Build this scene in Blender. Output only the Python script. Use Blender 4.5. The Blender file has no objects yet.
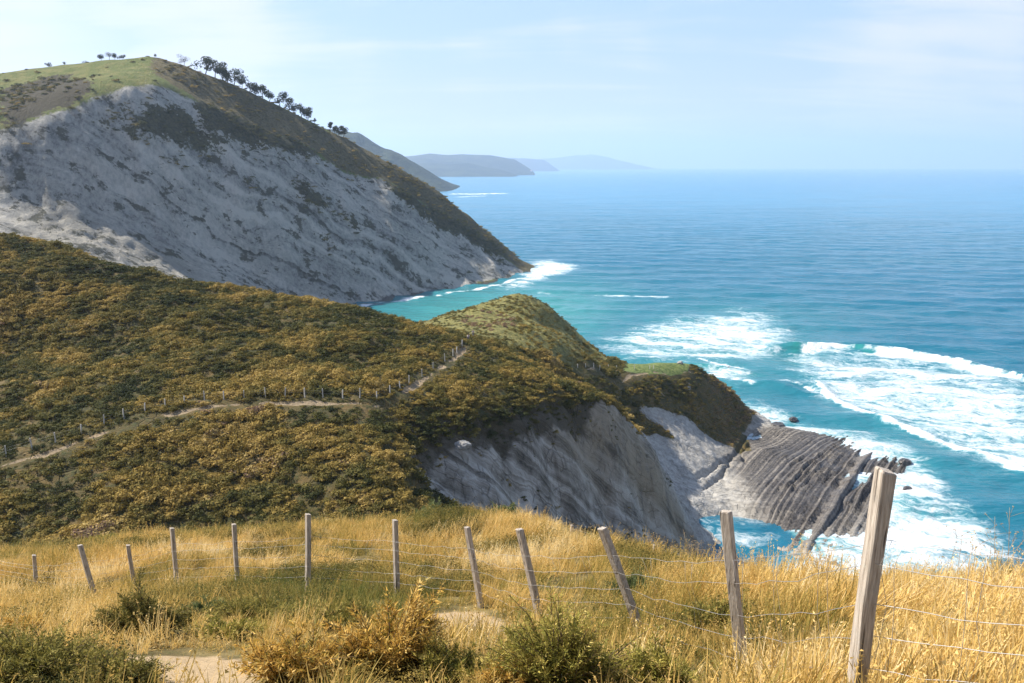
import bpy, math, random
import numpy as np
from mathutils import Vector, Matrix, Euler
random.seed(7); RNG = np.random.default_rng(7)
scene = bpy.context.scene
COL = scene.collection
# ------------------------------------------------------------------ camera model
F = 800.0; H = 85.0; PITCH = math.atan(175.4/800.0)
CP, SP = math.cos(PITCH), math.sin(PITCH)
def P(u, v, D):
    """the point at forward distance D seen at pixel (u, v)"""
    x = (u-512.0)/F; c = (341.5-v)/F; y = CP+c*SP; z = -SP+c*CP
    return (x*D/y, D, H+z*D/y)
def sea_at(u, v):
    c = (341.5-v)/F; y = CP+c*SP; z = -SP+c*CP
    p = P(u, v, -H*y/z); return (p[0], p[1])
cam_d = bpy.data.cameras.new('camera'); cam = bpy.data.objects.new('camera', cam_d); COL.objects.link(cam)
cam.location = (0, 0, H); cam.rotation_euler = (math.pi/2-PITCH, 0, 0)
cam_d.sensor_width = 36; cam_d.lens = 36*F/1024; cam_d.clip_end = 200000; cam_d.clip_start = 0.1
scene.camera = cam
# ------------------------------------------------------------------ numeric helpers
def _hash(ix, iy, seed):
    h = (ix.astype(np.int64)*374761393 + iy.astype(np.int64)*668265263 + seed*1442695041) & 0x7fffffff
    h = ((h ^ (h >> 13))*1274126177) & 0x7fffffff
    return ((h ^ (h >> 16)) & 0xffff)/65535.0
def vnoise(x, y, seed=0):
    x = np.asarray(x, float); y = np.asarray(y, float)
    ix = np.floor(x); iy = np.floor(y); fx = x-ix; fy = y-iy
    fx = fx*fx*fx*(fx*(fx*6-15)+10); fy = fy*fy*fy*(fy*(fy*6-15)+10)
    a = _hash(ix, iy, seed); b = _hash(ix+1, iy, seed); c = _hash(ix, iy+1, seed); d = _hash(ix+1, iy+1, seed)
    return (a+(b-a)*fx)*(1-fy)+(c+(d-c)*fx)*fy
def fbm(x, y, octv=4, seed=0, gain=.5):
    t = 0; a = 1; s = 0
    for k in range(octv):
        co, si = math.cos(k*1.1), math.sin(k*1.1)
        t = t+a*(vnoise((x*co-y*si)*2**k, (x*si+y*co)*2**k, seed+k*17)-.5); s += a; a *= gain
    return t/s*2
def ridged(x, y, octv=4, seed=0):
    t = 0; a = 1; s = 0
    for k in range(octv):
        t = t+a*(1-2*np.abs(vnoise(x*2**k+k*3.7, y*2**k-k*5.1, seed+k*13)-.5)); s += a; a *= .5
    return t/s
def sstep(a, b, x):
    t = np.clip((x-a)/(b-a), 0, 1); return t*t*(3-2*t)
class RBF:
    def __init__(s, pts, smooth=0.0):
        p = np.array(pts, float); s.c = p[:, :2]; n = len(p)
        r = np.hypot(*(s.c[:, None]-s.c[None]).transpose(2, 0, 1))
        Q = np.c_[np.ones(n), s.c]
        M = np.zeros((n+3, n+3)); M[:n, :n] = -r+np.eye(n)*smooth; M[:n, n:] = Q; M[n:, :n] = Q.T
        w = np.linalg.solve(M, np.r_[p[:, 2], 0, 0, 0]); s.w = w[:n]; s.a = w[n:]
    def __call__(s, x, y):
        sh = np.shape(x); x = np.ravel(x); y = np.ravel(y); o = np.empty(len(x))
        for i in range(0, len(x), 20000):
            X = x[i:i+20000]; Y = y[i:i+20000]
            r = np.hypot(X[:, None]-s.c[None, :, 0], Y[:, None]-s.c[None, :, 1])
            o[i:i+20000] = -r@s.w+s.a[0]+s.a[1]*X+s.a[2]*Y
        return o.reshape(sh)
class Grid:
    """regular lattice with bilinear lookup; arrays are indexed [iy, ix]"""
    def __init__(s, x0, x1, y0, y1, d):
        s.x0, s.y0, s.d = x0, y0, d; s.nx = int((x1-x0)/d)+1; s.ny = int((y1-y0)/d)+1
        s.X, s.Y = np.meshgrid(x0+np.arange(s.nx)*d, y0+np.arange(s.ny)*d)
    def look(s, A, x, y):
        gx = np.clip((np.asarray(x)-s.x0)/s.d, 0, s.nx-1.001); gy = np.clip((np.asarray(y)-s.y0)/s.d, 0, s.ny-1.001)
        ix = gx.astype(int); iy = gy.astype(int); fx = gx-ix; fy = gy-iy
        return (A[iy, ix]*(1-fx)+A[iy, ix+1]*fx)*(1-fy)+(A[iy+1, ix]*(1-fx)+A[iy+1, ix+1]*fx)*fy
def blur(A, n, it=2):
    if n < 1: return A
    for _ in range(it):
        for ax in (0, 1):
            B = np.moveaxis(A, ax, 0); pad = np.concatenate([np.repeat(B[:1], n+1, 0), B, np.repeat(B[-1:], n, 0)])
            c = np.cumsum(pad, 0); B = (c[2*n+1:]-c[:-2*n-1])/(2*n+1); A = np.moveaxis(B, 0, ax)
    return A
def inpoly(poly, x, y):
    r = np.zeros(np.shape(x), bool); n = len(poly)
    for i in range(n):
        x1, y1 = poly[i]; x2, y2 = poly[(i+1) % n]
        if y1 == y2: continue
        r ^= ((y1 > y) != (y2 > y)) & (x < (x2-x1)*(y-y1)/(y2-y1)+x1)
    return r
def linedist(pl, x, y):
    d = np.full(np.shape(x), 1e9)
    for (x1, y1), (x2, y2) in zip(pl[:-1], pl[1:]):
        dx, dy = x2-x1, y2-y1; t = np.clip(((x-x1)*dx+(y-y1)*dy)/(dx*dx+dy*dy+1e-9), 0, 1)
        d = np.minimum(d, np.hypot(x-x1-t*dx, y-y1-t*dy))
    return d
def marcher(height, d0, d1, step):
    def hit(u, v):
        Ds = np.arange(d0, d1, step); x, y, z = P(u, v, Ds)
        k = np.nonzero(z <= height(x, y))[0]
        D = Ds[k[0]] if len(k) else d1
        p = P(u, v, D); return (p[0], p[1])
    return hit
def densify(pl, step):
    out = []
    for a, b in zip(pl[:-1], pl[1:]):
        n = max(1, int(math.dist(a, b)/step))
        for k in range(n): out.append(tuple(a[i]+(b[i]-a[i])*k/n for i in range(len(a))))
    out.append(tuple(pl[-1])); return out
# ------------------------------------------------------------------ mesh + object helpers
def mesh_np(name, V, Q=None, T=None, attrs=None, smooth=True):
    """mesh from arrays: V (n,3), quads Q (m,4), tris T (k,3)"""
    me = bpy.data.meshes.new(name); V = np.asarray(V, np.float32)
    me.vertices.add(len(V)); me.vertices.foreach_set('co', V.ravel())
    idx = []; tot = []
    if Q is not None and len(Q): idx.append(np.asarray(Q).ravel()); tot.append(np.full(len(Q), 4))
    if T is not None and len(T): idx.append(np.asarray(T).ravel()); tot.append(np.full(len(T), 3))
    idx = np.concatenate(idx).astype(np.int32); tot = np.concatenate(tot).astype(np.int32)
    st = np.r_[0, np.cumsum(tot)[:-1]].astype(np.int32)
    me.loops.add(len(idx)); me.loops.foreach_set('vertex_index', idx)
    me.polygons.add(len(tot)); me.polygons.foreach_set('loop_start', st); me.polygons.foreach_set('loop_total', tot)
    for k, a in (attrs or {}).items():
        a = np.asarray(a, np.float32)
        if a.ndim == 1:
            at = me.attributes.new(k, 'FLOAT', 'POINT'); at.data.foreach_set('value', a)
        elif a.shape[1] == 3:
            at = me.attributes.new(k, 'FLOAT_VECTOR', 'POINT'); at.data.foreach_set('vector', a.ravel())
        else:
            at = me.attributes.new(k, 'FLOAT_COLOR', 'POINT'); at.data.foreach_set('color', a.ravel())
    me.update(calc_edges=True); me.validate()
    me.polygons.foreach_set('use_smooth', np.full(len(me.polygons), smooth))
    return me
def link(name, me, mat=None, parent=None, kind=None):
    o = bpy.data.objects.new(name, me); COL.objects.link(o)
    if mat is not None and me is not None and len(me.materials) == 0: me.materials.append(mat)
    if parent is not None: o.parent = parent
    if kind: o['kind'] = kind
    return o
def tag(o, label, cat, group=None):
    o['label'] = label; o['category'] = cat
    if group: o['group'] = group
    return o
def grid_quads(nx, ny, keep=None):
    i = np.arange(nx*ny).reshape(ny, nx)
    q = np.stack([i[:-1, :-1], i[:-1, 1:], i[1:, 1:], i[1:, :-1]], -1)
    return q.reshape(-1, 4) if keep is None else q[keep]
def compact(V, Q, attrs):
    used = np.unique(Q); m = np.full(len(V), -1); m[used] = np.arange(len(used))
    return V[used], m[Q], {k: np.asarray(a)[used] for k, a in attrs.items()}
class MB:
    """collects tubes / boxes / triangles into one mesh"""
    def __init__(s): s.v = []; s.q = []; s.t = []; s.n = 0
    def add(s, v, q=(), t=()):
        v = np.asarray(v, float); s.v.append(v)
        if len(q): s.q.append(np.asarray(q)+s.n)
        if len(t): s.t.append(np.asarray(t)+s.n)
        s.n += len(v)
    def tube(s, pts, rad, sides=6, cap=True):
        pts = [Vector(p) for p in pts]; n = len(pts)
        rad = [rad]*n if np.isscalar(rad) else list(rad)
        up = Vector((0.13, .31, .94)).normalized(); vs = []
        for i, p in enumerate(pts):
            t = (pts[min(i+1, n-1)]-pts[max(i-1, 0)]).normalized()
            a = t.cross(up)
            if a.length < 1e-3: a = t.cross(Vector((1, 0, 0)))
            a.normalize(); b = t.cross(a)
            for k in range(sides):
                w = 2*math.pi*k/sides; vs.append(p+(a*math.cos(w)+b*math.sin(w))*rad[i])
        q = [(i*sides+k, i*sides+(k+1) % sides, (i+1)*sides+(k+1) % sides, (i+1)*sides+k) for i in range(n-1) for k in range(sides)]
        t = []
        if cap:
            vs.append(pts[0]); vs.append(pts[-1]); c0 = n*sides; c1 = c0+1
            t = [(c0, (k+1) % sides, k) for k in range(sides)]+[(c1, (n-1)*sides+k, (n-1)*sides+(k+1) % sides) for k in range(sides)]
        s.add([tuple(v) for v in vs], q, t)
    def mesh(s, name, smooth=True, attrs=None):
        return mesh_np(name, np.concatenate(s.v), np.concatenate(s.q) if s.q else None, np.concatenate(s.t) if s.t else None, attrs, smooth)
# ------------------------------------------------------------------ node helper
class NT:
    def __init__(s, mat): mat.use_nodes = True; s.t = mat.node_tree; s.t.nodes.clear()
    def n(s, typ, ins=None, **props):
        nd = s.t.nodes.new(typ)
        for k, v in props.items(): setattr(nd, k, v)
        for k, v in (ins or {}).items():
            sk = nd.inputs[k]
            if hasattr(v, 'is_output'): s.t.links.new(v, sk)
            else:
                if hasattr(sk.default_value, '__len__') and not hasattr(v, '__len__'): v = (v,)*len(sk.default_value)
                if hasattr(sk.default_value, '__len__') and len(sk.default_value) == 4 and len(v) == 3: v = (*v, 1)
                sk.default_value = v
        return nd
    def attr(s, name, typ='GEOMETRY', out='Fac'): return s.n('ShaderNodeAttribute', attribute_name=name, attribute_type=typ).outputs[out]
    def math(s, op, a, b=0.0, c=None, clamp=False):
        d = {0: a, 1: b}
        if c is not None: d[2] = c
        return s.n('ShaderNodeMath', d, operation=op, use_clamp=clamp).outputs[0]
    def mix(s, f, a, b, blend='MIX'):
        nd = s.n('ShaderNodeMix', data_type='RGBA', blend_type=blend)
        for k, v in ((0, f), (6, a), (7, b)):
            sk = nd.inputs[k]
            if hasattr(v, 'is_output'): s.t.links.new(v, sk)
            else: sk.default_value = v if k == 0 else (*v, 1)
        return nd.outputs[2]
    def rng(s, x, a, b, c=0.0, d=1.0, smooth=True):
        return s.n('ShaderNodeMapRange', {0: x, 1: a, 2: b, 3: c, 4: d}, interpolation_type='SMOOTHSTEP' if smooth else 'LINEAR').outputs[0]
    def noise(s, vec, scale, detail=4, rough=.55, dist=0.0, out=0):
        return s.n('ShaderNodeTexNoise', {'Vector': vec, 'Scale': scale, 'Detail': detail, 'Roughness': rough, 'Distortion': dist}).outputs[out]
    def mapping(s, vec, scale=(1, 1, 1), rot=(0, 0, 0)):
        return s.n('ShaderNodeMapping', {'Vector': vec, 'Scale': scale, 'Rotation': rot}).outputs[0]
    def ramp(s, f, stops):
        nd = s.n('ShaderNodeValToRGB', {0: f}); e = nd.color_ramp.elements
        while len(e) < len(stops): e.new(.5)
        for k, (p, c) in enumerate(stops): e[k].position = p; e[k].color = (*c, 1)
        return nd.outputs[0]
    def pos(s): return s.n('ShaderNodeNewGeometry').outputs['Position']
    def bump(s, h, strength, dist, normal=None):
        d = {'Height': h, 'Strength': strength, 'Distance': dist}
        if normal is not None: d['Normal'] = normal
        return s.n('ShaderNodeBump', d).outputs[0]
    def out(s, sh, vol=False): s.t.links.new(sh, s.n('ShaderNodeOutputMaterial').inputs['Volume' if vol else 'Surface'])
    def bsdf(s, color, rough=.8, normal=None, spec=.3, **kw):
        d = {'Base Color': color, 'Roughness': rough, 'Specular IOR Level': spec, **kw}
        if normal is not None: d['Normal'] = normal
        return s.n('ShaderNodeBsdfPrincipled', d).outputs[0]
def newmat(name): return bpy.data.materials.new(name)
# ================================================================== the land in the middle distance: heath hill, cliffs, headland, slab, wave platform
W = lambda x, y, z: (x, y, z)
ctrl = []
def add(*uvd): ctrl.extend(P(*t) for t in uvd)
def addl(step, *uvd): ctrl.extend(densify([P(*t) for t in uvd], step))
# skyline ridge of the heath hill
addl(9, (-120,215,172), (0,239,165), (50,247,163), (100,260,161), (150,270,159), (200,282,157), (250,294,156), (300,305,155), (350,314,154), (400,324,153), (430,332,152), (468,342,152))
# path cut across it
PATH = [(-130,500,86), (0,465,92), (60,447,95), (110,430,99), (150,415,102), (205,405,105), (260,402,107), (300,402,108), (340,403,109), (375,402,111), (400,392,117), (430,375,128), (450,360,140), (465,345,149)]
addl(8, *PATH)
add((0,350,128), (100,350,128), (200,345,130), (300,355,130), (380,355,135))
# slope under the path down into the gully
add((-120,540,80), (0,520,84), (100,523,85), (200,525,86), (300,522,87), (400,505,90), (0,490,88), (150,470,93), (250,460,96), (330,450,99), (390,440,103), (385,470,97), (415,490,97))
for x in (-70, -40, -15): ctrl.append(W(x, 70, 41 if x > -30 else 44)); ctrl.append(W(x, 55, 45)); ctrl.append(W(x, 30, 56))
for x in (5, 30, 60): ctrl.append(W(x, 40, 44)); ctrl.append(W(x, 28, 55))
ctrl += [W(0,75,33), W(15,95,23), W(25,120,11), W(38,142,1), W(46,160,-3), W(55,178,-3.5), W(55,184,-2), W(57,192,2.6), W(51,191,3.2), W(60,188,2.2), W(40,75,22), W(60,100,8), W(70,130,-4), W(95,110,-5), W(110,140,-6), W(120,60,0), W(80,50,22)]
# bush brow above the near cliff, the cliff face, the rib that ends it
addl(7, (400,418,113), (440,422,117), (480,420,121), (520,408,131), (560,398,141), (600,392,150))
addl(7, (418,450,109), (450,442,113), (480,437,117), (520,428,127), (560,428,134), (590,412,144))
addl(6, (600,395,151), (622,408,154), (640,430,158), (662,455,161), (680,480,164), (700,515,167), (715,545,169))
add((440,490,106), (480,470,113), (480,505,110), (520,470,122), (520,525,119), (560,460,132), (560,520,129), (600,450,144), (600,520,141), (640,500,153), (645,540,152), (670,520,160), (690,546,163))
# behind the rib
ctrl += [W(30,179,15), W(36,184,9), W(24,172,25), W(46,186,4), W(19,172,27), W(22,182,20), W(28,190,19), W(42,178,2), W(16,166,33)]
# heath plateau right of the path end
add((490,352,158), (520,365,152), (550,380,149), (470,365,143), (480,390,131), (520,390,139), (440,390,124), (420,400,117), (575,385,153))
# saddle and the green hump beyond
add((500,340,186), (540,350,188), (470,332,182), (440,326,190), (560,345,200), (590,358,204), (530,330,205), (490,318,215), (560,335,215))
addl(8, (405,326,205), (440,315,218), (480,303,232), (505,296,240), (522,295,243), (540,303,246), (560,318,249), (585,338,251), (610,359,251))
add((600,366,232), (588,354,236), (612,363,246), (576,345,230), (622,366,244), (615,368,232), (598,368,222))
add((625,385,262), (650,392,262), (680,385,262), (640,372,252), (665,368,256))
# farm terrace
addl(8, (575,369,200), (600,370.5,210), (630,372,222), (660,373.5,232), (690,371,242))
add((630,362.5,236), (660,361.5,243), (690,362.5,250), (612,363,240))
addl(7, (692,363,250), (720,378,256), (737,396,260), (750,412,264))
# scrub slopes below the terrace and top of the lit slab
add((600,385,197), (640,401,213), (620,393,205), (660,398,222), (690,395,236), (700,405,236), (715,415,238), (735,418,248), (740,430,246))
add((640,411,214), (672,413,221), (700,428,226), (720,438,232), (745,438,244), (760,429,252))
add((650,440,206), (640,425,209), (625,410,205), (680,450,207), (690,470,201), (715,455,213), (735,470,213), (740,450,228), (725,485,201), (700,485,196), (675,468,199), (660,452,202))
# wave platform, nearly flat
ctrl += [W(87,248,2.8), W(63,199,3.6), W(60.7,186,3.0), W(75,225,3.6), W(95,240,1.4), W(76,178,1.4), W(66,169,.8), W(113,217,-.4), W(100,193,-.6), W(112,232,-.3), W(104,238,.3), W(98,200,-.1), W(88,196,1.0), W(100,250,-.2), W(90,258,-1), W(92,175,-1.2), W(125,215,-3), W(125,250,-4), W(110,170,-4), W(85,212,2.7), W(95,215,.75), W(72,205,3.0), W(78,195,2.5), W(104,216,.1)]
# seaward foot
ctrl += [W(100,262,-3), W(95,287,-6), W(80,300,-7), W(60,285,2), W(45,290,-5), W(62,276,6), W(92,274,-1.5)]
ctrl += [W(x, 300, -6) for x in (-10, 20)]+[W(10,270,22), W(-20,255,22), W(-15,285,-2), W(-60,240,12), W(-100,230,22), W(-45,215,33), W(-100,200,48), W(-140,230,30), W(-140,200,55), W(-60,275,-6), W(-110,280,-4), W(-140,290,0), W(-70,195,46), W(-30,190,44)]
RB = RBF(ctrl, .6)
CG = Grid(-150, 132, 24, 312, 1.5)
CZ = blur(RB(CG.X, CG.Y), 1, 1)
LG = Grid(-148, 130, 26, 310, .45)
base = CG.look(CZ, LG.X, LG.Y)
hit = marcher(lambda x, y: CG.look(CZ, x, y), 40, 300, .4)
def lpoly(px): return [hit(u, v) for u, v in px]
def lmask(px, soft=2): return blur(inpoly(lpoly(px), LG.X, LG.Y).astype(float), soft)
ROCK = [(408,455), (440,442), (480,436), (505,430), (530,418), (560,408), (585,404), (606,407), (625,418), (640,432), (660,455), (690,490), (712,540), (690,545), (640,538), (560,528), (500,518), (455,506), (430,488)]
SLAB = [(606,398), (640,404), (672,412), (705,428), (738,440), (752,428), (780,430), (840,432), (915,460), (905,500), (800,548), (755,560), (730,520), (690,490), (655,450), (630,415)]
m_rock = np.maximum(lmask(ROCK, 2), lmask(SLAB, 1))
path_w = [(p[0], p[1]) for p in (P(*t) for t in PATH)]
path2 = [(575,370), (600,371), (640,374), (690,372)]
path2_w = [hit(*q) for q in path2]
spur_w = [hit(*q) for q in [(640,373), (655,387), (672,404), (676,412)]]
ridgepath_w = [hit(*q) for q in [(410,327), (440,316), (480,305), (500,300)]]
dpath = linedist(densify(path_w, 2), LG.X, LG.Y)
d2 = np.minimum(linedist(path2_w, LG.X, LG.Y)-.0, linedist(spur_w, LG.X, LG.Y)+.3)
dpath_all = np.minimum(dpath, np.minimum(d2+.2, linedist(ridgepath_w, LG.X, LG.Y)+.4))
m_path = 1-sstep(.3, .8, dpath_all+.25+.7*fbm(LG.X/3, LG.Y/3, 2, 5))
FIELD = [(622,371), (636,363), (662,360), (690,362), (696,367), (688,372), (655,374)]
m_field = lmask(FIELD, 1)
gy, gx = np.gradient(blur(base, 2), LG.d); slope = np.hypot(gx, gy)
m_sea = 1-sstep(2.0, 6.0, base+2*fbm(LG.X/8, LG.Y/8, 2, 3))
m_gully = sstep(20, 45, LG.X*.6+LG.Y*.2-base*.4)*(LG.Y < 165)*sstep(-12, 6, LG.X)
m_back = sstep(1.0, 1.5, slope)*(LG.Y > 235)*np.where(LG.X > 55, sstep(9, 5, base), 1)
m_rock = np.clip(np.maximum.reduce([m_rock, m_sea, m_back, m_gully*sstep(.5, .9, slope)]), 0, 1)
TUFT = [[(614,400), (640,411), (668,430), (678,441), (655,434), (625,414)], [(690,418), (715,424), (748,436), (752,452), (728,446), (700,430)], [(655,398),(690,402),(745,402),(752,424),(738,432),(700,418),(660,408)]]
m_rock = np.maximum(m_rock, ((LG.X > 28) & (LG.Y < 206) & (base < 17)).astype(float))
m_tuft = np.maximum.reduce([lmask(t, 1) for t in TUFT])
m_rock = np.clip(m_rock-m_tuft*.8, 0, 1)
# strata of the wave platform: s runs across the beds
bend = (LG.Y-212)/30.0
s_ax = .86*LG.X-.51*LG.Y + -4.5*np.where(bend > 0, bend, 0)**2+1.5*np.where(bend < 0, bend, 0)**2 + .9*fbm(LG.X/22, LG.Y/22, 3, 21)
PLAT = [(745,498), (728,470), (735,445), (760,428), (800,430), (850,432), (925,455), (920,495), (860,530), (800,555), (760,530)]
m_plat = blur(inpoly([sea_at(u, v) for u, v in PLAT], LG.X, LG.Y).astype(float), 8)
ridge_amp = .35+.9*sstep(-52, -30, s_ax)
rb_ = np.random.default_rng(33); bw = []
while sum(bw) < 120: bw.append(float(rb_.choice([.7, 1.0, 1.4, 2.2, 3.4], p=[.22, .26, .24, .18, .10])*rb_.uniform(.8, 1.2)))
edges = -85+np.r_[0, np.cumsum(bw)]; sj = s_ax+.10*fbm(LG.X/5, LG.Y/5, 2, 35)
kb = np.clip(np.searchsorted(edges, sj)-1, 0, len(bw)-1); wb_ = np.array(bw)[kb]; tb_ = (sj-edges[kb])/wb_
bh = rb_.uniform(.25, 1.0, len(bw))[kb]; btone = rb_.uniform(0, 1, len(bw))[kb]
saw = (np.where(tb_ < .8, tb_/.8, (1-tb_)/.2)-.5)*np.minimum(wb_, 2.0)*.75*(.5+bh)+(bh-.5)*.9
along = .49*LG.X+.87*LG.Y
joint = _hash(np.floor(along/5.5+kb*.37), kb.astype(float), 9)     # each bed is broken into lengths that stand higher or lower
saw = saw+(joint-.5)*.75
brk = sstep(-.25, .35, fbm(LG.X/7+3, LG.Y/7, 3, 31))
z = base.copy()
z += m_plat*saw*ridge_amp*(.5+.5*brk)*.85
# relief: lumpy heath, rough rock with gullies running down the dip
veg = 1-m_rock
z += veg*(1-m_plat)*(1.8*fbm(LG.X/14, LG.Y/14, 3, 2)+.6*fbm(LG.X/4.5, LG.Y/4.5, 3, 9))*(1-.85*m_field)*(1-np.clip(1.25-dpath_all/9, 0, 1)*.92)
dipx = (LG.X*.75+LG.Y*.66)                        # along the strike of the near face
near_face = m_rock*(LG.Y < 172)*(1-m_plat)*sstep(-24, -14, LG.X)
z += near_face*(5.0*(ridged(dipx/21+.3, (LG.X-LG.Y)/70, 3, 44)-.6)+2.6*(ridged(dipx/9, (LG.X-LG.Y)/30, 5, 41)-.6)+1.2*fbm(LG.X/3, LG.Y/3, 4, 43))
bqg = .26*LG.X+.71*LG.Y+.66*base+1.2*fbm(LG.X/9, LG.Y/9, 3, 51)      # ledges where the tilted beds crop out on the near face
ed2 = 80+np.r_[0, np.cumsum(rb_b := np.random.default_rng(52).choice([1.1, 1.7, 2.6, 4.0], 90, p=[.3, .3, .25, .15]))]
k2 = np.clip(np.searchsorted(ed2, bqg)-1, 0, 89); t2 = np.clip((bqg-ed2[k2])/rb_b[k2], 0, 1); h2 = np.random.default_rng(53).uniform(.2, 1, 90)[k2]
z += near_face*(np.where(t2 < .75, t2/.75, (1-t2)/.25)-.5)*np.minimum(rb_b[k2], 2.6)*.55*h2*(.4+.9*sstep(-.2, .4, fbm(LG.X/8, LG.Y/8, 3, 54)))
z += near_face*1.1*(ridged(LG.X/2.6, LG.Y/2.6, 3, 55)-.6)
slabm = m_rock*(LG.Y >= 165)*(1-m_plat)
z += slabm*(.55*fbm(LG.X/5, LG.Y/5, 4, 47)+.35*fbm(LG.X/1.2, LG.Y/1.2, 2, 48))
crack_w = [[hit(*q) for q in l] for l in ([(697,478), (715,466), (735,455), (742,442), (752,432)], [(745,462), (740,452), (750,444)], [(704,488),(722,475),(729,464)])]
dc = np.minimum.reduce([linedist(densify(c, 1), LG.X, LG.Y) for c in crack_w])+.5*fbm(LG.X/2, LG.Y/2, 2, 8)
z -= 1.1*(1-sstep(.2, .9, dc))
z -= m_path*.25
LZ = z
def land(x, y): return LG.look(LZ, x, y)
wet = np.clip(m_plat*sstep(-62, -38, s_ax), 0, 1)
warm = lmask([(535,420), (600,405), (640,440), (715,545), (690,545), (640,500), (600,465), (560,440)], 5)
dark = lmask([(395,420), (440,423), (480,421), (520,410), (560,400), (600,394), (610,402), (590,420), (575,436), (545,438), (520,440), (490,452), (470,446), (440,456), (415,466)], 3)  # strip under the bush brow whose shade is painted in
nrm = np.clip(veg-m_path, 0, 1)
hump = lmask([(405,327), (440,316), (480,304), (522,295), (545,306), (560,318), (590,342), (610,362), (570,366), (530,352), (495,345), (470,334), (430,330)], 4)
slabmask = blur(slabm, 3)
Vl = np.c_[LG.X.ravel(), LG.Y.ravel(), LZ.ravel()]
Al = dict(rock=m_rock.ravel(), path=m_path.ravel(), field=m_field.ravel(), wet=wet.ravel(), warm=warm.ravel(), dark=dark.ravel(), hump=hump.ravel(), strat=s_ax.ravel(), tone=blur(btone, 0).ravel(), plat=m_plat.ravel(), slab=slabmask.ravel())
# ---- material shared by the land sheets
M_land = newmat('coast_land'); t = NT(M_land); pos = t.pos()
def breakup(a, vec, sc, amt, lo=.4, hi=.6):
    n = t.noise(vec, sc, 5); return t.rng(t.math('ADD', a, t.math('MULTIPLY', t.math('SUBTRACT', n, .5), amt)), lo, hi)
rock = breakup(t.attr('rock'), pos, .5, .8)
n1 = t.noise(pos, .22, 5); n2 = t.noise(pos, 1.1, 5); n3 = t.noise(pos, 4.0, 4, .7)
heath = t.ramp(n1, [(.3, (.045,.042,.014)), (.48, (.085,.066,.02)), (.62, (.13,.088,.028)), (.75, (.19,.13,.05))])
heath = t.mix(t.rng(n2, .45, .7), heath, (.055,.06,.018))
humpc = t.ramp(t.math('ADD', t.math('MULTIPLY', n2, .5), t.math('MULTIPLY', n3, .5)), [(.36, (.06,.06,.02)), (.46, (.13,.13,.035)), (.55, (.22,.19,.055)), (.65, (.30,.25,.09))])
heath = t.mix(t.attr('hump'), heath, humpc)
heath = t.mix(breakup(t.attr('field'), pos, .9, .5), heath, t.mix(t.rng(n2, .35, .65), (.085,.13,.03), t.mix(n3, (.13,.19,.045), (.24,.24,.085))))
dirt = t.mix(n3, (.22,.165,.10), (.38,.29,.19))
# rock: streaks that run down the face, blotches, bedding lines
st1 = t.noise(t.mapping(pos, (.9, .35, .12), (0, 0, .7)), .8, 6, .65)
dq = t.n('ShaderNodeVectorMath', {0: pos, 1: (.33, .25, 1.0)}, operation='DOT_PRODUCT').outputs['Value']
dr = t.n('ShaderNodeVectorMath', {0: pos, 1: (.8, .6, -.55)}, operation='DOT_PRODUCT').outputs['Value']
dl_ = t.n('ShaderNodeVectorMath', {0: pos, 1: (.6, -.8, 0)}, operation='DOT_PRODUCT').outputs['Value']
sv = t.n('ShaderNodeCombineXYZ', {0: t.math('MULTIPLY', dq, .55), 1: t.math('MULTIPLY', dr, .07), 2: t.math('MULTIPLY', dl_, .2)}).outputs[0]
st2 = t.noise(sv, 1.0, 7, .68, .5)
bq = t.n('ShaderNodeVectorMath', {0: pos, 1: (.26, .71, .66)}, operation='DOT_PRODUCT').outputs['Value']
bq = t.math('ADD', bq, t.math('MULTIPLY', t.noise(pos, .12, 4), 5.0))
bd = t.n('ShaderNodeTexNoise', {'W': bq, 'Scale': .42, 'Detail': 8, 'Roughness': .72}, noise_dimensions='1D').outputs[0]
vc = t.n('ShaderNodeTexVoronoi', {'Vector': t.mapping(pos, (1, 1, .55), (.5, .4, .3)), 'Scale': .55, 'Randomness': 1.0}, feature='DISTANCE_TO_EDGE').outputs[0]
crk = t.math('MULTIPLY', t.math('SUBTRACT', 1, t.rng(vc, .0, .07)), t.rng(t.noise(pos, .3, 3), .46, .56))
st3 = t.noise(t.mapping(pos, (1, 1, .6)), .19, 9, .66, .8)
rf_ = t.math('ADD', t.math('ADD', t.math('MULTIPLY', st1, .10), t.math('MULTIPLY', bd, .45)), t.math('MULTIPLY', st3, .45))
rk = t.ramp(rf_, [(.40, (.075,.066,.05)), (.455, (.18,.16,.13)), (.51, (.30,.275,.235)), (.585, (.48,.45,.40))])
rk = t.mix(t.math('MULTIPLY', crk, .3), rk, (.06,.055,.045))
rk = t.mix(t.math('MULTIPLY', t.attr('warm'), t.rng(st3, .36, .54, .25, 1)), rk, t.mix(n2, (.17,.125,.065), (.33,.255,.155)))
rk = t.mix(t.math('MULTIPLY', t.attr('slab'), .65), rk, t.mix(t.rng(n2, .35, .65), (.33,.315,.29), (.50,.48,.44)))
bed = t.n('ShaderNodeTexNoise', {'W': t.math('MULTIPLY', t.attr('strat'), 1.6), 'Scale': 1.0, 'Detail': 5, 'Roughness': .65}, noise_dimensions='1D').outputs[0]
bed = t.math('ADD', t.math('MULTIPLY', bed, .62), t.math('ADD', t.math('MULTIPLY', t.attr('tone'), .18), t.math('ADD', .10, t.math('MULTIPLY', t.math('SUBTRACT', n2, .5), .45))))
platc = t.ramp(bed, [(.36, (.04,.036,.034)), (.47, (.11,.10,.09)), (.56, (.22,.195,.165)), (.68, (.36,.32,.265))])
wetc = t.ramp(bed, [(.38, (.03,.027,.027)), (.52, (.075,.067,.062)), (.66, (.17,.15,.13))])
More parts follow.
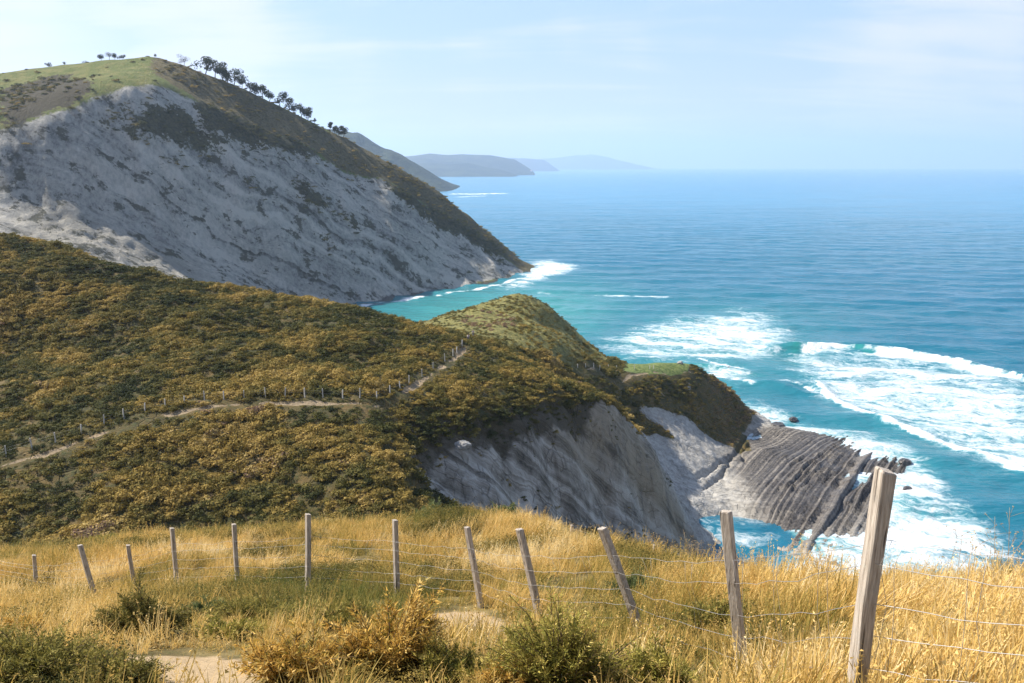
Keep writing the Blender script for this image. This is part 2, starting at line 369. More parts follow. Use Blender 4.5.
platc = t.mix(t.math('MULTIPLY', t.attr('wet'), t.rng(n1, .35, .6, .45, 1)), platc, wetc)
rk = t.mix(t.attr('plat'), rk, platc)
soil = t.mix(n2, (.028,.024,.014), (.085,.066,.036))  # brown soil of the brow, darkened further to paint its deep shade
col = t.mix(rock, heath, rk)
col = t.mix(t.math('MULTIPLY', breakup(t.attr('dark'), pos, .6, .5), .85), col, soil)
col = t.mix(t.math('MULTIPLY', breakup(t.attr('path'), pos, 1.5, .3), .9), col, dirt)
hgt = t.math('ADD', t.math('MULTIPLY', n2, .6), t.math('MULTIPLY', n3, .25))
hgt = t.math('ADD', hgt, t.math('ADD', t.math('MULTIPLY', crk, -.5), t.math('ADD', t.math('MULTIPLY', st3, 1.2), t.math('MULTIPLY', bd, 1.6))))
nb = t.bump(hgt, .9, .5)
t.out(t.bsdf(col, t.math('SUBTRACT', .9, t.math('MULTIPLY', t.attr('wet'), .45)), nb, .3))
# ---- split the sheet into named grounds
q = grid_quads(LG.nx, LG.ny)
fc = lambda A: A.ravel()[q[:, 0]]
cls = np.zeros(len(q), int)                                        # 0 heath hill
cls[(fc(m_rock) > .5)] = 1                                         # cliff rock
cls[(fc(m_plat) > .5) & (fc(m_rock) > .3)] = 2                     # wave platform
cls[fc(m_path) > .55] = 3
cls[fc(m_field) > .5] = 4
deep = (fc(LZ) < -4.5); q = q[~deep]; cls = cls[~deep]
for k, nm in enumerate(('heath_hill', 'sea_cliff', 'rock_platform', 'footpath', 'farm_terrace')):
    v_, q_, a_ = compact(Vl, q[cls == k], Al)
    link(nm, mesh_np(nm, v_, q_, None, a_), M_land, None, 'structure')
# ================================================================== the big headland across the bay
hc = []
def hadd(*uvd): hc.extend(P(*t_) for t_ in uvd)
def haddl(step, *uvd): hc.extend(densify([P(*t_) for t_ in uvd], step))
SKY = [(-150,105,570), (-60,88,565), (0,76,560), (40,67,560), (100,60,562), (150,55.5,566), (190,66,570), (250,91,590), (300,115,610), (350,140,632), (400,168,652), (440,191,665), (470,215,672), (500,240,678), (525,263,682), (536,272,672)]
haddl(18, *SKY)
for (u, v, D) in SKY[:-2]:
    x, y, zz = P(u, v, D); hc.append((x-40, y+70, zz-42)); hc.append((x-80, y+160, zz-95)) 
haddl(18, (-120,160,400), (0,131,430), (60,111,455), (130,86,495), (165,85,512), (195,98,522), (225,118,528))
haddl(18, (360,304.5,501), (400,298,529), (440,292,556), (490,285,590), (535,273,664))
hadd((0,215,400), (100,230,420), (200,275,440), (300,300,478), (-100,200,380), (0,180,412), (100,150,455), (200,150,505), (200,100,540), (250,120,560), (300,150,565), (300,220,520), (250,200,500), (350,230,545), (350,290,508), (350,180,590), (440,240,610), (440,275,574), (490,255,645), (490,234,672), (400,210,590), (400,260,556), (510,268,650), (60,190,425), (150,200,455), (250,270,475))
hadd((60,85,520), (120,72,530), (0,100,500), (190,85,545), (260,105,580))
for (u, v) in ((360,304.5), (400,298), (440,292), (490,285)):
    x, y = sea_at(u, v); hc.append((x+22, y-26, -6)); hc.append((x+70, y-60, -9))
hc += [(40, 655, -6), (45, 690, -6), (30, 720, -7), (-10, 800, -8), (-200,380,50), (-60,420,-4), (-120,360,10), (-260,300,70), (-320,330,95)]
HR = RBF(hc, 1.0); HC = Grid(-440, 80, 300, 830, 4); HCZ = blur(HR(HC.X, HC.Y), 1, 1)
HG = Grid(-436, 74, 304, 826, 1.3); hb = HC.look(HCZ, HG.X, HG.Y)
hhit = marcher(lambda x, y: HC.look(HCZ, x, y), 310, 800, 1.0)
def hmask(px, soft=3): return blur(inpoly([hhit(u, v) for u, v in px], HG.X, HG.Y).astype(float), soft)
# cliff face: below the lip
CL = [(-100,165), (0,132), (60,113), (128,88), (165,87), (192,100), (230,122), (275,142), (330,163), (380,180), (440,214), (480,240), (520,268), (530,277), (440,297), (330,312), (200,285), (0,250), (-100,230)]
h_rock = np.maximum(hmask(CL, 4), ((hb < 66) & (HG.Y < 490) & (HG.X < -95)).astype(float))
h_scrub = np.maximum.reduce([hmask(p_, 3) for p_ in (
    [(105,152), (118,135), (140,120), (150,108), (183,106), (196,130), (225,138), (265,142), (272,154), (215,152), (165,147), (130,140)],
    [(192,98), (225,112), (275,135), (330,158), (300,160), (255,146), (225,138), (200,128)],
    [(285,172), (305,185), (332,208), (325,213), (300,198)], [(335,205), (360,225), (368,240), (350,230)], [(205,175),(218,178),(212,190)],
    [(395,188), (430,207), (470,232), (502,258), (490,256), (450,234), (412,212)], [(300,215),(330,240),(345,262),(330,250)], [(230,170),(250,182),(262,200),(240,186)], [(150,160),(185,165),(200,172),(160,168)], [(425,208), (460,222), (500,248), (520,266), (505,262), (470,245), (435,222)], [(378,178), (425,206), (440,224), (400,204)],
    [(100,120),(135,104),(140,112),(112,134)])])
h_talus = hmask([(20,215), (45,204), (70,210), (100,225), (150,250), (200,268), (215,285), (120,262), (20,240)], 5)
h_base = hmask([(350,306), (400,297), (440,290), (490,283), (534,270), (532,276), (490,288), (440,296), (380,306)], 2)
h_dry = np.maximum(hmask([(165,60), (200,72), (260,98), (350,143), (420,185), (380,178), (320,156), (270,138), (225,118), (195,98), (168,84), (150,72)], 6), 0)
h_dry = np.maximum(h_dry, (1-h_rock)*sstep(-150, -125, HG.X+8*fbm(HG.X/20, HG.Y/20, 2, 69)))
h_brown = np.maximum.reduce([hmask(p_, 4) for p_ in ([(0,88), (40,80), (72,71), (70,78), (92,82), (95,95), (60,108), (30,122), (0,132), (0,110)], [(-80,110), (0,95), (0,130), (-90,150)])])
grad = np.hypot(*np.gradient(hb, HG.d))
h_back = (1-h_rock)
ea = HG.X*.57+HG.Y*.82; qa = hb+.75*ea; ra = ea-.75*hb
z = hb.copy()
tk = 1-.85*h_talus
z += h_rock*tk*1.8*(ridged(qa/17, ra/110, 5, 68)-.6)
z += h_rock*tk*(4.5*(ridged((HG.X*.8+HG.Y*.6)/26, (HG.Y-HG.X)/120, 5, 61)-.6)+3.2*fbm(HG.X/16, HG.Y/16, 5, 63)+2.0*(ridged((HG.X*.8+HG.Y*.6)/8, (HG.Y-HG.X)/50, 3, 66)-.6))
z += h_talus*(1.8*fbm(HG.X/7, HG.Y/7, 4, 64)+2.2*(ridged(HG.X/4.5, HG.Y/4.5, 3, 74)-.6))
z += (1-h_rock)*(1.2*fbm(HG.X/22, HG.Y/22, 4, 62)+1.0*h_dry*fbm(HG.X/7, HG.Y/7, 3, 65))
z += h_scrub*(1.5+1.5*fbm(HG.X/4, HG.Y/4, 3, 67))
HZ = z
def headland(x, y): return HG.look(HZ, x, y)
M_head = newmat('headland_land'); t = NT(M_head); pos = t.pos()
n1 = t.noise(pos, .03, 6, .6); n2 = t.noise(pos, .12, 6, .65); n3 = t.noise(pos, .5, 5, .7)
dq = t.n('ShaderNodeVectorMath', {0: pos, 1: (.43, .62, 1.0)}, operation='DOT_PRODUCT').outputs['Value']
dr = t.n('ShaderNodeVectorMath', {0: pos, 1: (.57, .82, -.75)}, operation='DOT_PRODUCT').outputs['Value']
dl_ = t.n('ShaderNodeVectorMath', {0: pos, 1: (.82, -.57, 0)}, operation='DOT_PRODUCT').outputs['Value']
sv = t.n('ShaderNodeCombineXYZ', {0: t.math('MULTIPLY', dq, .16), 1: t.math('MULTIPLY', dr, .016), 2: t.math('MULTIPLY', dl_, .05)}).outputs[0]
dqd = t.math('ADD', dq, t.math('MULTIPLY', t.noise(pos, .02, 5), 60.0))
sa = t.n('ShaderNodeTexNoise', {'W': dqd, 'Scale': .075, 'Detail': 9, 'Roughness': .7}, noise_dimensions='1D').outputs[0]
sxx = t.n('ShaderNodeSeparateXYZ', {0: pos}).outputs[0]
sa = t.mix(t.rng(sxx, -330, -120, .15, 1), t.noise(t.mapping(pos, (.6, .6, .1)), .12, 7, .66, .5), sa)
sb = t.noise(t.mapping(pos, (.5, .5, .12)), .10, 7, .66, .5)
sc_ = t.noise(t.mapping(pos, (1.0, .7, .35)), .55, 7, .76)
bigp = t.noise(pos, .016, 4, .55)
f = t.math('ADD', t.math('ADD', t.math('MULTIPLY', sa, .36), t.math('MULTIPLY', sb, .16)), t.math('ADD', t.math('MULTIPLY', sc_, .28), t.math('MULTIPLY', bigp, .22)))
f = t.math('ADD', .475, t.math('MULTIPLY', t.math('SUBTRACT', f, .485), 1.75))
rk = t.ramp(f, [(.33, (.075,.072,.066)), (.42, (.21,.205,.187)), (.50, (.39,.375,.335)), (.62, (.60,.565,.50))])
lw = t.n('ShaderNodeTexNoise', {'W': t.math('ADD', dqd, t.math('MULTIPLY', sc_, 4.0)), 'Scale': .05, 'Detail': 5, 'Roughness': .6}, noise_dimensions='1D').outputs[0]
seam = t.math('SUBTRACT', 1, t.rng(t.math('ABSOLUTE', t.math('SUBTRACT', lw, .52)), .0, .022))
rk = t.mix(t.math('MULTIPLY', seam, t.math('MULTIPLY', t.rng(n2, .42, .6), .75)), rk, (.07,.068,.06))
rk = t.mix(t.rng(n2, .55, .7, 0, .6), rk, (.30,.265,.20))
rk = t.mix(t.math('MULTIPLY', t.attr('talus'), t.rng(n3, .35, .6, .4, 1)), rk, (.34,.32,.275))
rk = t.mix(t.math('MULTIPLY', t.rng(t.math('ADD', t.math('MULTIPLY', n2, .8), t.math('ADD', t.math('MULTIPLY', n3, .25), t.math('MULTIPLY', t.math('SUBTRACT', .55, sa), .55))), .605, .65), .85), rk, (.06,.062,.04))
grass = t.mix(t.rng(n2, .4, .65), (.14,.17,.04), (.23,.22,.07))
dry = t.ramp(n3, [(.35, (.06,.06,.025)), (.5, (.14,.115,.05)), (.65, (.22,.175,.085))])
def bk(a, amt, lo=.42, hi=.58):
    return t.rng(t.math('ADD', t.attr(a), t.math('MULTIPLY', t.math('SUBTRACT', t.math('ADD', t.math('MULTIPLY', n2, .5), t.math('MULTIPLY', n3, .5)), .5), amt)), lo, hi)
g = t.mix(bk('dry', 1.6), grass, dry)
g = t.mix(bk('brown', 2.6), g, t.mix(n3, (.05,.046,.028), (.10,.08,.045)))
g = t.mix(t.rng(n3, .6, .66), g, (.06,.065,.025))
col = t.mix(bk('rock', .9), g, rk)
col = t.mix(bk('scrub', 3.4), col, t.mix(t.rng(n3, .35, .65), (.028,.036,.017), (.11,.10,.045)))
col = t.mix(t.math('MULTIPLY', bk('base', 1.0), .85), col, t.mix(n3, (.05,.047,.045), (.12,.11,.10)))
nb = t.bump(t.math('ADD', t.math('ADD', t.math('MULTIPLY', sa, 8), t.math('MULTIPLY', sc_, 6)), t.math('MULTIPLY', n3, 1.6)), .8, 1.0)
t.out(t.bsdf(col, .9, nb, .2))
q = grid_quads(HG.nx, HG.ny); fz = HZ.ravel()[q]
q = q[fz.max(1) > -4]
Vh = np.c_[HG.X.ravel(), HG.Y.ravel(), HZ.ravel()]
Ah = dict(rock=h_rock.ravel(), scrub=h_scrub.ravel(), talus=h_talus.ravel(), base=h_base.ravel(), dry=h_dry.ravel(), brown=h_brown.ravel())
rf = h_rock.ravel()[q[:, 0]] > .5
for sel, nm in ((~rf, 'headland_hill'), (rf, 'headland_cliff')):
    v_, q_, a_ = compact(Vh, q[sel], Ah); link(nm, mesh_np(nm, v_, q_, None, a_), M_head, None, 'structure')
# ================================================================== far coast
M_far = newmat('far_woods'); t = NT(M_far); pos = t.pos()
n1 = t.noise(pos, .006, 6, .6); n2 = t.noise(pos, .03, 5, .7)
c = t.mix(t.rng(n1, .42, .58), (.018,.026,.014), (.04,.05,.022)); c = t.mix(t.rng(n2, .6, .68), c, (.09,.085,.045))
sl = t.math('SUBTRACT', 1, t.n('ShaderNodeSeparateXYZ', {0: t.n('ShaderNodeNewGeometry').outputs['True Normal']}).outputs[2])
c = t.mix(t.rng(sl, .45, .6, 0, .7), c, (.3,.29,.26))
t.out(t.bsdf(c, .95, t.bump(t.math('ADD', n1, n2), .8, 30), .1))
FAR = []
def far_hill(name, sky, depth_front, depth_back, d, rough, seed):
    """sky: pixels + distance of the crest; the front slopes down to the sea, the back falls away"""
    pts = [P(*s_) for s_ in sky]; x0 = min(p[0] for p in pts); x1 = max(p[0] for p in pts)
    ya = np.interp
    xs = np.array([p[0] for p in pts]); o = np.argsort(xs); xs = xs[o]; ys = np.array([p[1] for p in pts])[o]; zs = np.array([p[2] for p in pts])[o]
    G = Grid(x0, x1, min(ys)-depth_front, max(ys)+depth_back, d)
    cy = np.interp(G.X[0], xs, ys)[None]; cz = np.interp(G.X[0], xs, zs)[None]
    tf = np.clip((cy-G.Y)/depth_front, 0, 1.2); tb = np.clip((G.Y-cy)/depth_back, 0, 1.2)
    prof = np.where(G.Y < cy, 1-tf**1.25, 1-tb**1.2)
    Z = (cz+8)*prof-8+rough*cz*np.clip(prof, 0, 1)*np.clip(1.2*np.minimum(tf, .5)+.04, 0, 1)*(ridged(G.X/(depth_front*.5), G.Y/(depth_front*.6), 5, seed)-.62)*2
    Z += (1-m0(tf))*0+.03*cz*fbm(G.X/(d*2.5), G.Y/(d*2.5), 4, seed+5)+.17*cz*np.clip(prof, 0, 1)*fbm(G.X/(d*18), G.Y/(d*18), 3, seed+6)
    q = grid_quads(G.nx, G.ny); q = q[Z.ravel()[q].max(1) > -3]
    V = np.c_[G.X.ravel(), G.Y.ravel(), Z.ravel()]
    v_, q_, _ = compact(V, q, {})
    FAR.append((G, Z)); return link(name, mesh_np(name, v_, q_), M_far, None, 'structure')
m0 = lambda a: a
far_hill('wooded_headland', [(230,140,3300), (280,128,3250), (310,128,3200), (345,133,3150), (360,138,3120), (390,151,3080), (415,165,3050), (440,180,3020), (452,188,3000), (458,193,2980)], 330, 900, 13, .9, 71)
far_hill('coast_hills', [(330,160,8900), (400,156,8800), (430,153.5,8700), (445,155,8700), (460,154,8700), (475,156,8700), (490,157,8800), (505,159,8800), (515,161,8800), (528,168,8700), (538,175,8600)], 1100, 3000, 50, .9, 73)
far_hill('coast_spur', [(360,169,7500), (400,166,7450), (430,162,7400), (448,164,7400), (470,163,7400), (485,167,7400), (500,169,7350), (512,173,7300), (520,177,7250)], 800, 1500, 40, .9, 78)
far_hill('coast_ridge', [(440,160,15900), (500,158.5,15800), (525,158.5,15700), (545,160,15600), (552,165,15500), (557,170.0,15300)], 1800, 3000, 60, .5, 75)
far_hill('distant_mountains', [(420,163,24400), (520,160,24000), (550,158,23800), (575,155,23600), (590,154.3,23500), (605,156.5,23500), (615,159.5,23500), (625,161,23400), (640,165,23300), (650,168.2,23000)], 2500, 5000, 110, .7, 77)
# ================================================================== the sea
NA, NR = 760, 900
az = np.radians(np.linspace(-62, 58, NA)); rr = 110*np.exp(np.linspace(0, 1, NR)**1.0*math.log(30000/110))
AZ, R = np.meshgrid(az, rr); SX = R*np.sin(AZ); SY = R*np.cos(AZ)
def spoly(px): return [sea_at(u, v) for u, v in px]
def smask(px, soft): return blur(inpoly(spoly(px), SX, SY).astype(float), soft)
def sline(px, w): # soft line of half width w metres
    d = linedist(densify(spoly(px), 4), SX, SY); return 1-sstep(0, 1, (d+w*.8*fbm(SX/6, SY/6, 2, 91))/w)
foam = np.zeros_like(SX); swell = np.zeros_like(SX)
def fmax(a, k): 
    global foam
    foam = np.maximum(foam, a*k)
fmax(smask([(596,348), (620,338), (645,330), (690,317), (740,311), (785,314), (765,324), (795,338), (785,352), (735,360), (700,360), (640,360)], 9), .60)
fmax(smask([(600,347), (680,338), (770,336), (775,344), (720,352), (690,356), (620,356)], 7), .72)
fmax(smask([(640,330), (700,318), (745,312), (770,320), (740,328), (700,332)], 8), .55)
fmax(smask([(790,348), (850,348), (905,356), (960,366), (1010,378), (1060,395), (1060,485), (1010,465), (960,447), (915,430), (868,414), (838,402), (812,388), (785,366)], 9), .54)
fmax(smask([(830,398), (880,398), (960,415), (1060,440), (1060,485), (1000,462), (925,434), (865,412)], 6), .62)
fmax(smask([(800,352), (870,356), (930,372), (900,385), (850,382), (800,368)], 7), .62)
fmax(sline([(815,384), (840,402), (868,414), (915,431), (960,448), (1010,466), (1060,486)], 3.2), 1.0)
fmax(sline([(775,381), (795,384), (815,391)], 2.6), 1.05)
fmax(sline([(700,361), (718,365), (745,370)], 2.2), .95); fmax(sline([(712,376), (730,380), (752,384)], 2.8), 1.0)
fmax(smask([(692,358), (722,362), (745,370), (752,384), (735,386), (715,376), (700,368)], 5), .66)
fmax(smask([(745,400), (760,404), (800,420), (860,432), (900,442), (930,470), (920,490), (885,455), (810,438), (765,432), (752,418)], 4), .60)
fmax(smask([(800,548), (840,515), (880,485), (905,455), (935,480), (955,500), (985,520), (1005,545), (1010,575), (900,580), (780,575), (745,560)], 6), .56)
fmax(smask([(830,545), (870,520), (910,505), (945,515), (975,545), (960,565), (850,570)], 6), .72)
fmax(smask([(690,505), (740,500), (760,520), (800,555), (760,580), (700,560)], 6), .25)
fmax(smask([(490,290), (520,280), (538,262), (520,259), (548,261), (578,266), (572,270), (545,277), (520,288)], 4), .8)
fmax(sline([(365,306), (400,300), (440,294), (490,287), (536,274)], 4.0), .75)
fmax(sline([(540,292), (575,294), (610,295), (665,297)], 5), .50)
fmax(sline([(458,194), (475,194), (496,193.5)], 55), .9); fmax(sline([(462,197),(480,196)], 40), .55)
# surf round the drowned beds of the platform, from the depth of the ground below
gz = land(SX, SY); inside = (SX > 40) & (SX < 128) & (SY > 150) & (SY < 300)
fmax(blur((inside & (gz > -2.2) & ((SX > 66) | (SY > 230))).astype(float), 3), .55)
shal = np.clip(smask([(350,312), (400,300), (450,293), (500,288), (545,284), (600,292), (640,305), (600,325), (560,345), (400,345), (340,330)], 26), 0, 1)*.95
shal = np.maximum(shal, .42*smask([(560,320), (620,310), (760,300), (860,340), (800,400), (740,430), (600,400)], 30))
shal = np.maximum(shal, .35*smask([(740,380), (900,370), (1060,420), (1060,520), (760,440)], 30))
shal = np.maximum(shal, .5*np.exp(-np.maximum(0, -gz)/2.0)*inside*(SX > 66))
# swell: long crests rolling in, steeper near the rocks, plus the breaking wave
ph = (SX*.35+SY*.94)
near = 1-sstep(350, 2500, R)
zz = .55*np.sin(ph/5.6+2.5*fbm(SX/70, SY/70, 2, 81))*near + .35*np.sin((SX*.1+SY*.99)/3.1+3*fbm(SX/40, SY/40, 2, 83))*near
zz += .5*fbm(SX/9, SY/7, 3, 85)*near
CURL = None
def crest(px, h, wf, wb):
    pl = spoly(px); xs = np.array([p_[0] for p_ in pl]); ys = np.array([p_[1] for p_ in pl])
    yc = np.interp(SX, xs, ys)+2.5*fbm(SX/14, SX*0, 2, 87); d = SY-yc; crest.d = d
    ends = sstep(xs[0]-12, xs[0]+10, SX)*(1-sstep(xs[-1]-14, xs[-1]+14, SX))
    return h*ends*np.where(d < 0, np.exp(-(d/wf)**2), np.exp(-(d/wb)**2))
zz += crest([(770,350), (840,348), (905,355), (1000,374), (1080,392)], 2.8, 2.2, 8)
zz += crest([(690,366), (750,374)], 1.6, 2.0, 7)+crest([(770,385), (815,394)], 1.2, 1.8, 6)+crest([(640,338), (780,338)], 1.0, 4, 9)
dl = linedist(densify(spoly([(815,384), (840,402), (868,414), (915,431), (960,448), (1010,466), (1060,486)]), 4), SX, SY)
zz += .9*np.exp(-(dl/2.5)**2)
tex = fbm(SX/2.2, SY/2.2, 3, 88)
zz += np.clip(foam, 0, 1)*.55*tex*near
# the breaker: white curls on three lengths of its face, smooth green-blue water between them
main = [(770,350), (840,348), (905,355), (1000,374), (1080,392)]
_ = crest(main, 1, 2, 8); dm = crest.d
def reach(u0, u1, v): return sstep(sea_at(u0, v)[0]-3, sea_at(u0, v)[0]+3, SX+3*fbm(SX/5, SY/5, 2, 92))*(1-sstep(sea_at(u1, v)[0]-3, sea_at(u1, v)[0]+3, SX+3*fbm(SX/5, SY/5, 2, 93)))
wob = dm+3.2*fbm(SX/6, SY/6, 4, 94)
faceb = sstep(-5.0, -3.2, wob)*(1-sstep(.4, 1.6, wob))
curl = np.maximum.reduce([reach(797, 846, 349), reach(872, 908, 353), reach(918, 1002, 366)])
inx = sstep(sea_at(775, 350)[0], sea_at(800, 350)[0], SX)*(SX < 260)
foam = np.where(faceb > .05, foam*(1-faceb*.9*inx*(1-curl)), foam); fmax(faceb*curl*(.9+.4*fbm(SX/3, SY/3, 3, 95)), 1.05)
fmax(sstep(-16, -5, wob)*(1-sstep(-5, 0, wob))*curl, .62)
trough = np.clip(faceb*(1-curl)*inx+.6*np.clip(crest([(690,366), (750,374)], 1, 3, 3), 0, 1)+.5*np.clip(crest([(640,338), (780,338)], 1, 3, 3), 0, 1), 0, 1)
q = grid_quads(NA, NR)
V = np.c_[SX.ravel(), SY.ravel(), zz.ravel()]
me = mesh_np('sea', V, q, None, dict(foam=np.clip(foam, 0, 1.2).ravel(), shal=shal.ravel(), face=trough.ravel()))
M_sea = newmat('sea_water'); t = NT(M_sea); pos = t.pos()
sep = t.n('ShaderNodeSeparateXYZ', {0: pos}); dist = t.n('ShaderNodeVectorMath', {0: pos}, operation='LENGTH').outputs['Value']
big = t.noise(t.mapping(pos, (.35, 1, 1)), .012, 4)
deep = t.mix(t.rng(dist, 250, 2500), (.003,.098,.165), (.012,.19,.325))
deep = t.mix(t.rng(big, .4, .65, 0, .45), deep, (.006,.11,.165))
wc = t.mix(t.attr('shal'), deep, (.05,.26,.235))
wc = t.mix(t.math('MULTIPLY', t.attr('face'), .8), wc, (.02,.20,.18))
fa = t.attr('foam')
pw = t.mapping(pos, (1, 1.0, 1), (0, 0, .3))
wv = t.noise(pw, .05, 4, .6, out=1)
pd = t.n('ShaderNodeVectorMath', {0: pw, 1: t.n('ShaderNodeVectorMath', {0: wv, 'Scale': 22.0}, operation='SCALE').outputs[0]}, operation='ADD').outputs[0]
pds = t.mapping(pd, (.42, 1.35, 1))
f1 = t.noise(pds, .075, 8, .66, .4); f2 = t.noise(pds, .48, 6, .72, .6)
rd = t.math('SUBTRACT', 1, t.math('MULTIPLY', t.math('ABSOLUTE', t.math('SUBTRACT', t.noise(pds, .17, 5, .6, .7), .5)), 5.0), clamp=True)   # thin threads of foam
ln = t.math('ADD', t.math('ADD', t.math('MULTIPLY', f1, .95), t.math('MULTIPLY', f2, .55)), t.math('MULTIPLY', rd, .16))
fm = t.math('ADD', t.math('MULTIPLY', fa, 1.15), t.math('MULTIPLY', t.math('SUBTRACT', ln, .83), 2.1))
fmask = t.math('MULTIPLY', t.rng(fm, .28, 1.05), t.rng(fa, .02, .25))
thin = t.math('MULTIPLY', t.rng(fm, -.1, .7), t.rng(fa, .05, .4))
wc = t.mix(t.math('MULTIPLY', thin, .5), wc, (.10,.30,.33))
# small breaking caps are part of the same foam; wave bump fades with distance so the far sea stays calm
b1 = t.noise(t.mapping(pos, (.5, 1, 1), (0, 0, .2)), .22, 5, .6)
b2 = t.noise(t.mapping(pos, (.45, 1, 1), (0, 0, .35)), .05, 4, .55)
b3 = t.noise(t.mapping(pos, (.3, 1, 1), (0, 0, .15)), .012, 4, .55)
hh = t.math('ADD', t.math('MULTIPLY', b1, t.rng(dist, 200, 1500, 1.3, .4)), t.math('ADD', t.math('MULTIPLY', b2, 4.0), t.math('MULTIPLY', b3, 9.0)))
nb = t.bump(hh, .75, 1.0)
water = t.bsdf(wc, .22, nb, .5, IOR=1.33)
fb = t.bump(t.math('ADD', fm, t.noise(pos, 1.2, 5)), .6, .8)
white = t.bsdf((.66,.69,.72), .7, fb, .3)
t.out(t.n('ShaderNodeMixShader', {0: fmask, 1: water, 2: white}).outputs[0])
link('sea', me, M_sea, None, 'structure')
# ================================================================== light, sky, air
SUN = Vector((-.68, .22, .76)).normalized()
EL = math.asin(SUN.z); AZS = math.atan2(SUN.x, SUN.y)
sl = bpy.data.lights.new('sun', 'SUN'); sl.energy = 5.0; sl.angle = math.radians(.5); sl.color = (1, .93, .82)
so = bpy.data.objects.new('sun', sl); COL.objects.link(so); so.rotation_euler = SUN.to_track_quat('Z', 'Y').to_euler()
w = bpy.data.worlds.new('World'); scene.world = w; w.use_nodes = True; t = NT.__new__(NT); t.t = w.node_tree; t.t.nodes.clear()
sky = t.n('ShaderNodeTexSky', sky_type='NISHITA', sun_disc=False, sun_elevation=EL, sun_rotation=AZS, air_density=1.0, dust_density=1.0, ozone_density=3.0, altitude=90)
gen = t.n('ShaderNodeTexCoord').outputs['Generated']
sx = t.n('ShaderNodeSeparateXYZ', {0: gen})
zc = t.math('MAXIMUM', sx.outputs[2], .02)
pl = t.n('ShaderNodeCombineXYZ', {0: t.math('DIVIDE', sx.outputs[0], t.math('ADD', zc, .12)), 1: t.math('DIVIDE', sx.outputs[1], t.math('ADD', zc, .12)), 2: 0.0}).outputs[0]
c1 = t.noise(t.mapping(pl, (.45, 1.5, 1), (0, 0, -.2)), 1.0, 7, .6, .5)
c2 = t.noise(gen, 2.6, 4, .55)
cl = t.math('MULTIPLY', t.rng(t.math('ADD', t.math('MULTIPLY', c1, .6), t.math('MULTIPLY', c2, .6)), .54, .74), .8)
# a bank of soft cloud low on the left, behind the hill
bank = t.math('MULTIPLY', t.rng(sx.outputs[0], -.33, -.56), t.math('MULTIPLY', t.rng(sx.outputs[2], .02, .10), t.rng(t.math('ADD', sx.outputs[2], t.math('MULTIPLY', t.math('SUBTRACT', c2, .5), .10)), .175, .140)))
bank = t.math('MULTIPLY', bank, t.rng(t.math('ADD', c1, t.math('MULTIPLY', c2, .4)), .45, .75, .6, 1.0))
cl = t.math('MULTIPLY', t.math('MAXIMUM', cl, bank), t.rng(sx.outputs[2], .3, .6, 1, .25))
low = t.rng(sx.outputs[2], -.02, .26, .72, 0.0)
hz_sky = t.mix(t.rng(sx.outputs[2], -.01, .17), (4.95, 4.88, 5.75), (3.1, 4.25, 6.1))
col = t.mix(t.rng(sx.outputs[2], .16, .45, .85, 0), t.mix(.25, sky.outputs[0], (1.0, 1.9, 3.6)), hz_sky)
col = t.mix(cl, col, (5.7, 5.6, 6.05))
bg = t.n('ShaderNodeBackground', {'Color': col, 'Strength': .085}).outputs[0]
t.t.links.new(bg, t.n('ShaderNodeOutputWorld').inputs[0])
# haze
hm = newmat('sea_air'); t = NT(hm)
t.out(t.n('ShaderNodeVolumePrincipled', {'Color': (.62,.77,1.0), 'Density': 9e-5, 'Anisotropy': .3}).outputs[0], True)
mb = MB(); X, Y0, Y1, Z0, Z1 = 33000, -900, 33000, -12, 900
v = [(x, y, zz_) for zz_ in (Z0, Z1) for y in (Y0, Y1) for x in (-X, X)]
mb.add(v, [(0,2,3,1), (4,5,7,6), (0,1,5,4), (2,6,7,3), (0,4,6,2), (1,3,7,5)])
hz = link('haze', mb.mesh('haze', False), hm, None, 'stuff')
scene.view_settings.view_transform = 'Standard'; scene.view_settings.look = 'None'; scene.view_settings.exposure = 1.0; scene.view_settings.gamma = 1
scene.render.engine = 'CYCLES'
scene.cycles.max_bounces = 6; scene.cycles.diffuse_bounces = 2; scene.cycles.glossy_bounces = 2; scene.cycles.transparent_max_bounces = 8; scene.cycles.volume_bounces = 1
# ================================================================== the field in the foreground
POSTS = [  # top pixel, base pixel, distance, width (m), twist
    ((34,555), (36,590), 20.0, .10, 0.70), ((80,545), (97,600), 17.2, .11, 0.85), ((128,545), (135,582), 19.0, .10, 0.60), ((172,528), (177,585), 18.0, .10, 0.80),
    ((234,524), (238,584), 17.0, .10, 0.65), ((308,514), (307,588), 14.4, .10, 0.75), ((395,520), (397,595), 14.0, .10, 0.70), ((467,527), (481,606), 12.4, .095, 0.80),
    ((519.5,529), (542,632), 10.0, .095, 0.70), ((602,528), (642,636), 8.7, .10, 0.75), ((726,511), (748,700), 5.9, .095, .95), ((886,470), (856,710), 4.05, .10, .15)]
fg = [P(b[0], b[1]+(4 if D > 12 else 2), D) for _, b, D, _, _ in POSTS]
fg += [P(u, v, D) for u, v, D in [(-150,690,5), (0,683,4.7), (100,683,4.5), (190,683,4.4), (300,690,4.4), (420,690,4.4), (512,690,4.4), (620,690,4.5), (700,686,4.7), (1024,690,4.2), (1150,690,4.3),
    (60,640,8.0), (150,640,8.4), (250,650,7.2), (260,620,9.8), (350,650,7.0), (420,620,9.4), (470,630,8.6), (580,650,7.0), (700,640,7.6), (800,620,7.6), (900,612,7.6), (1024,612,7.2),
    (20,610,13), (100,620,11), (200,600,13)]]
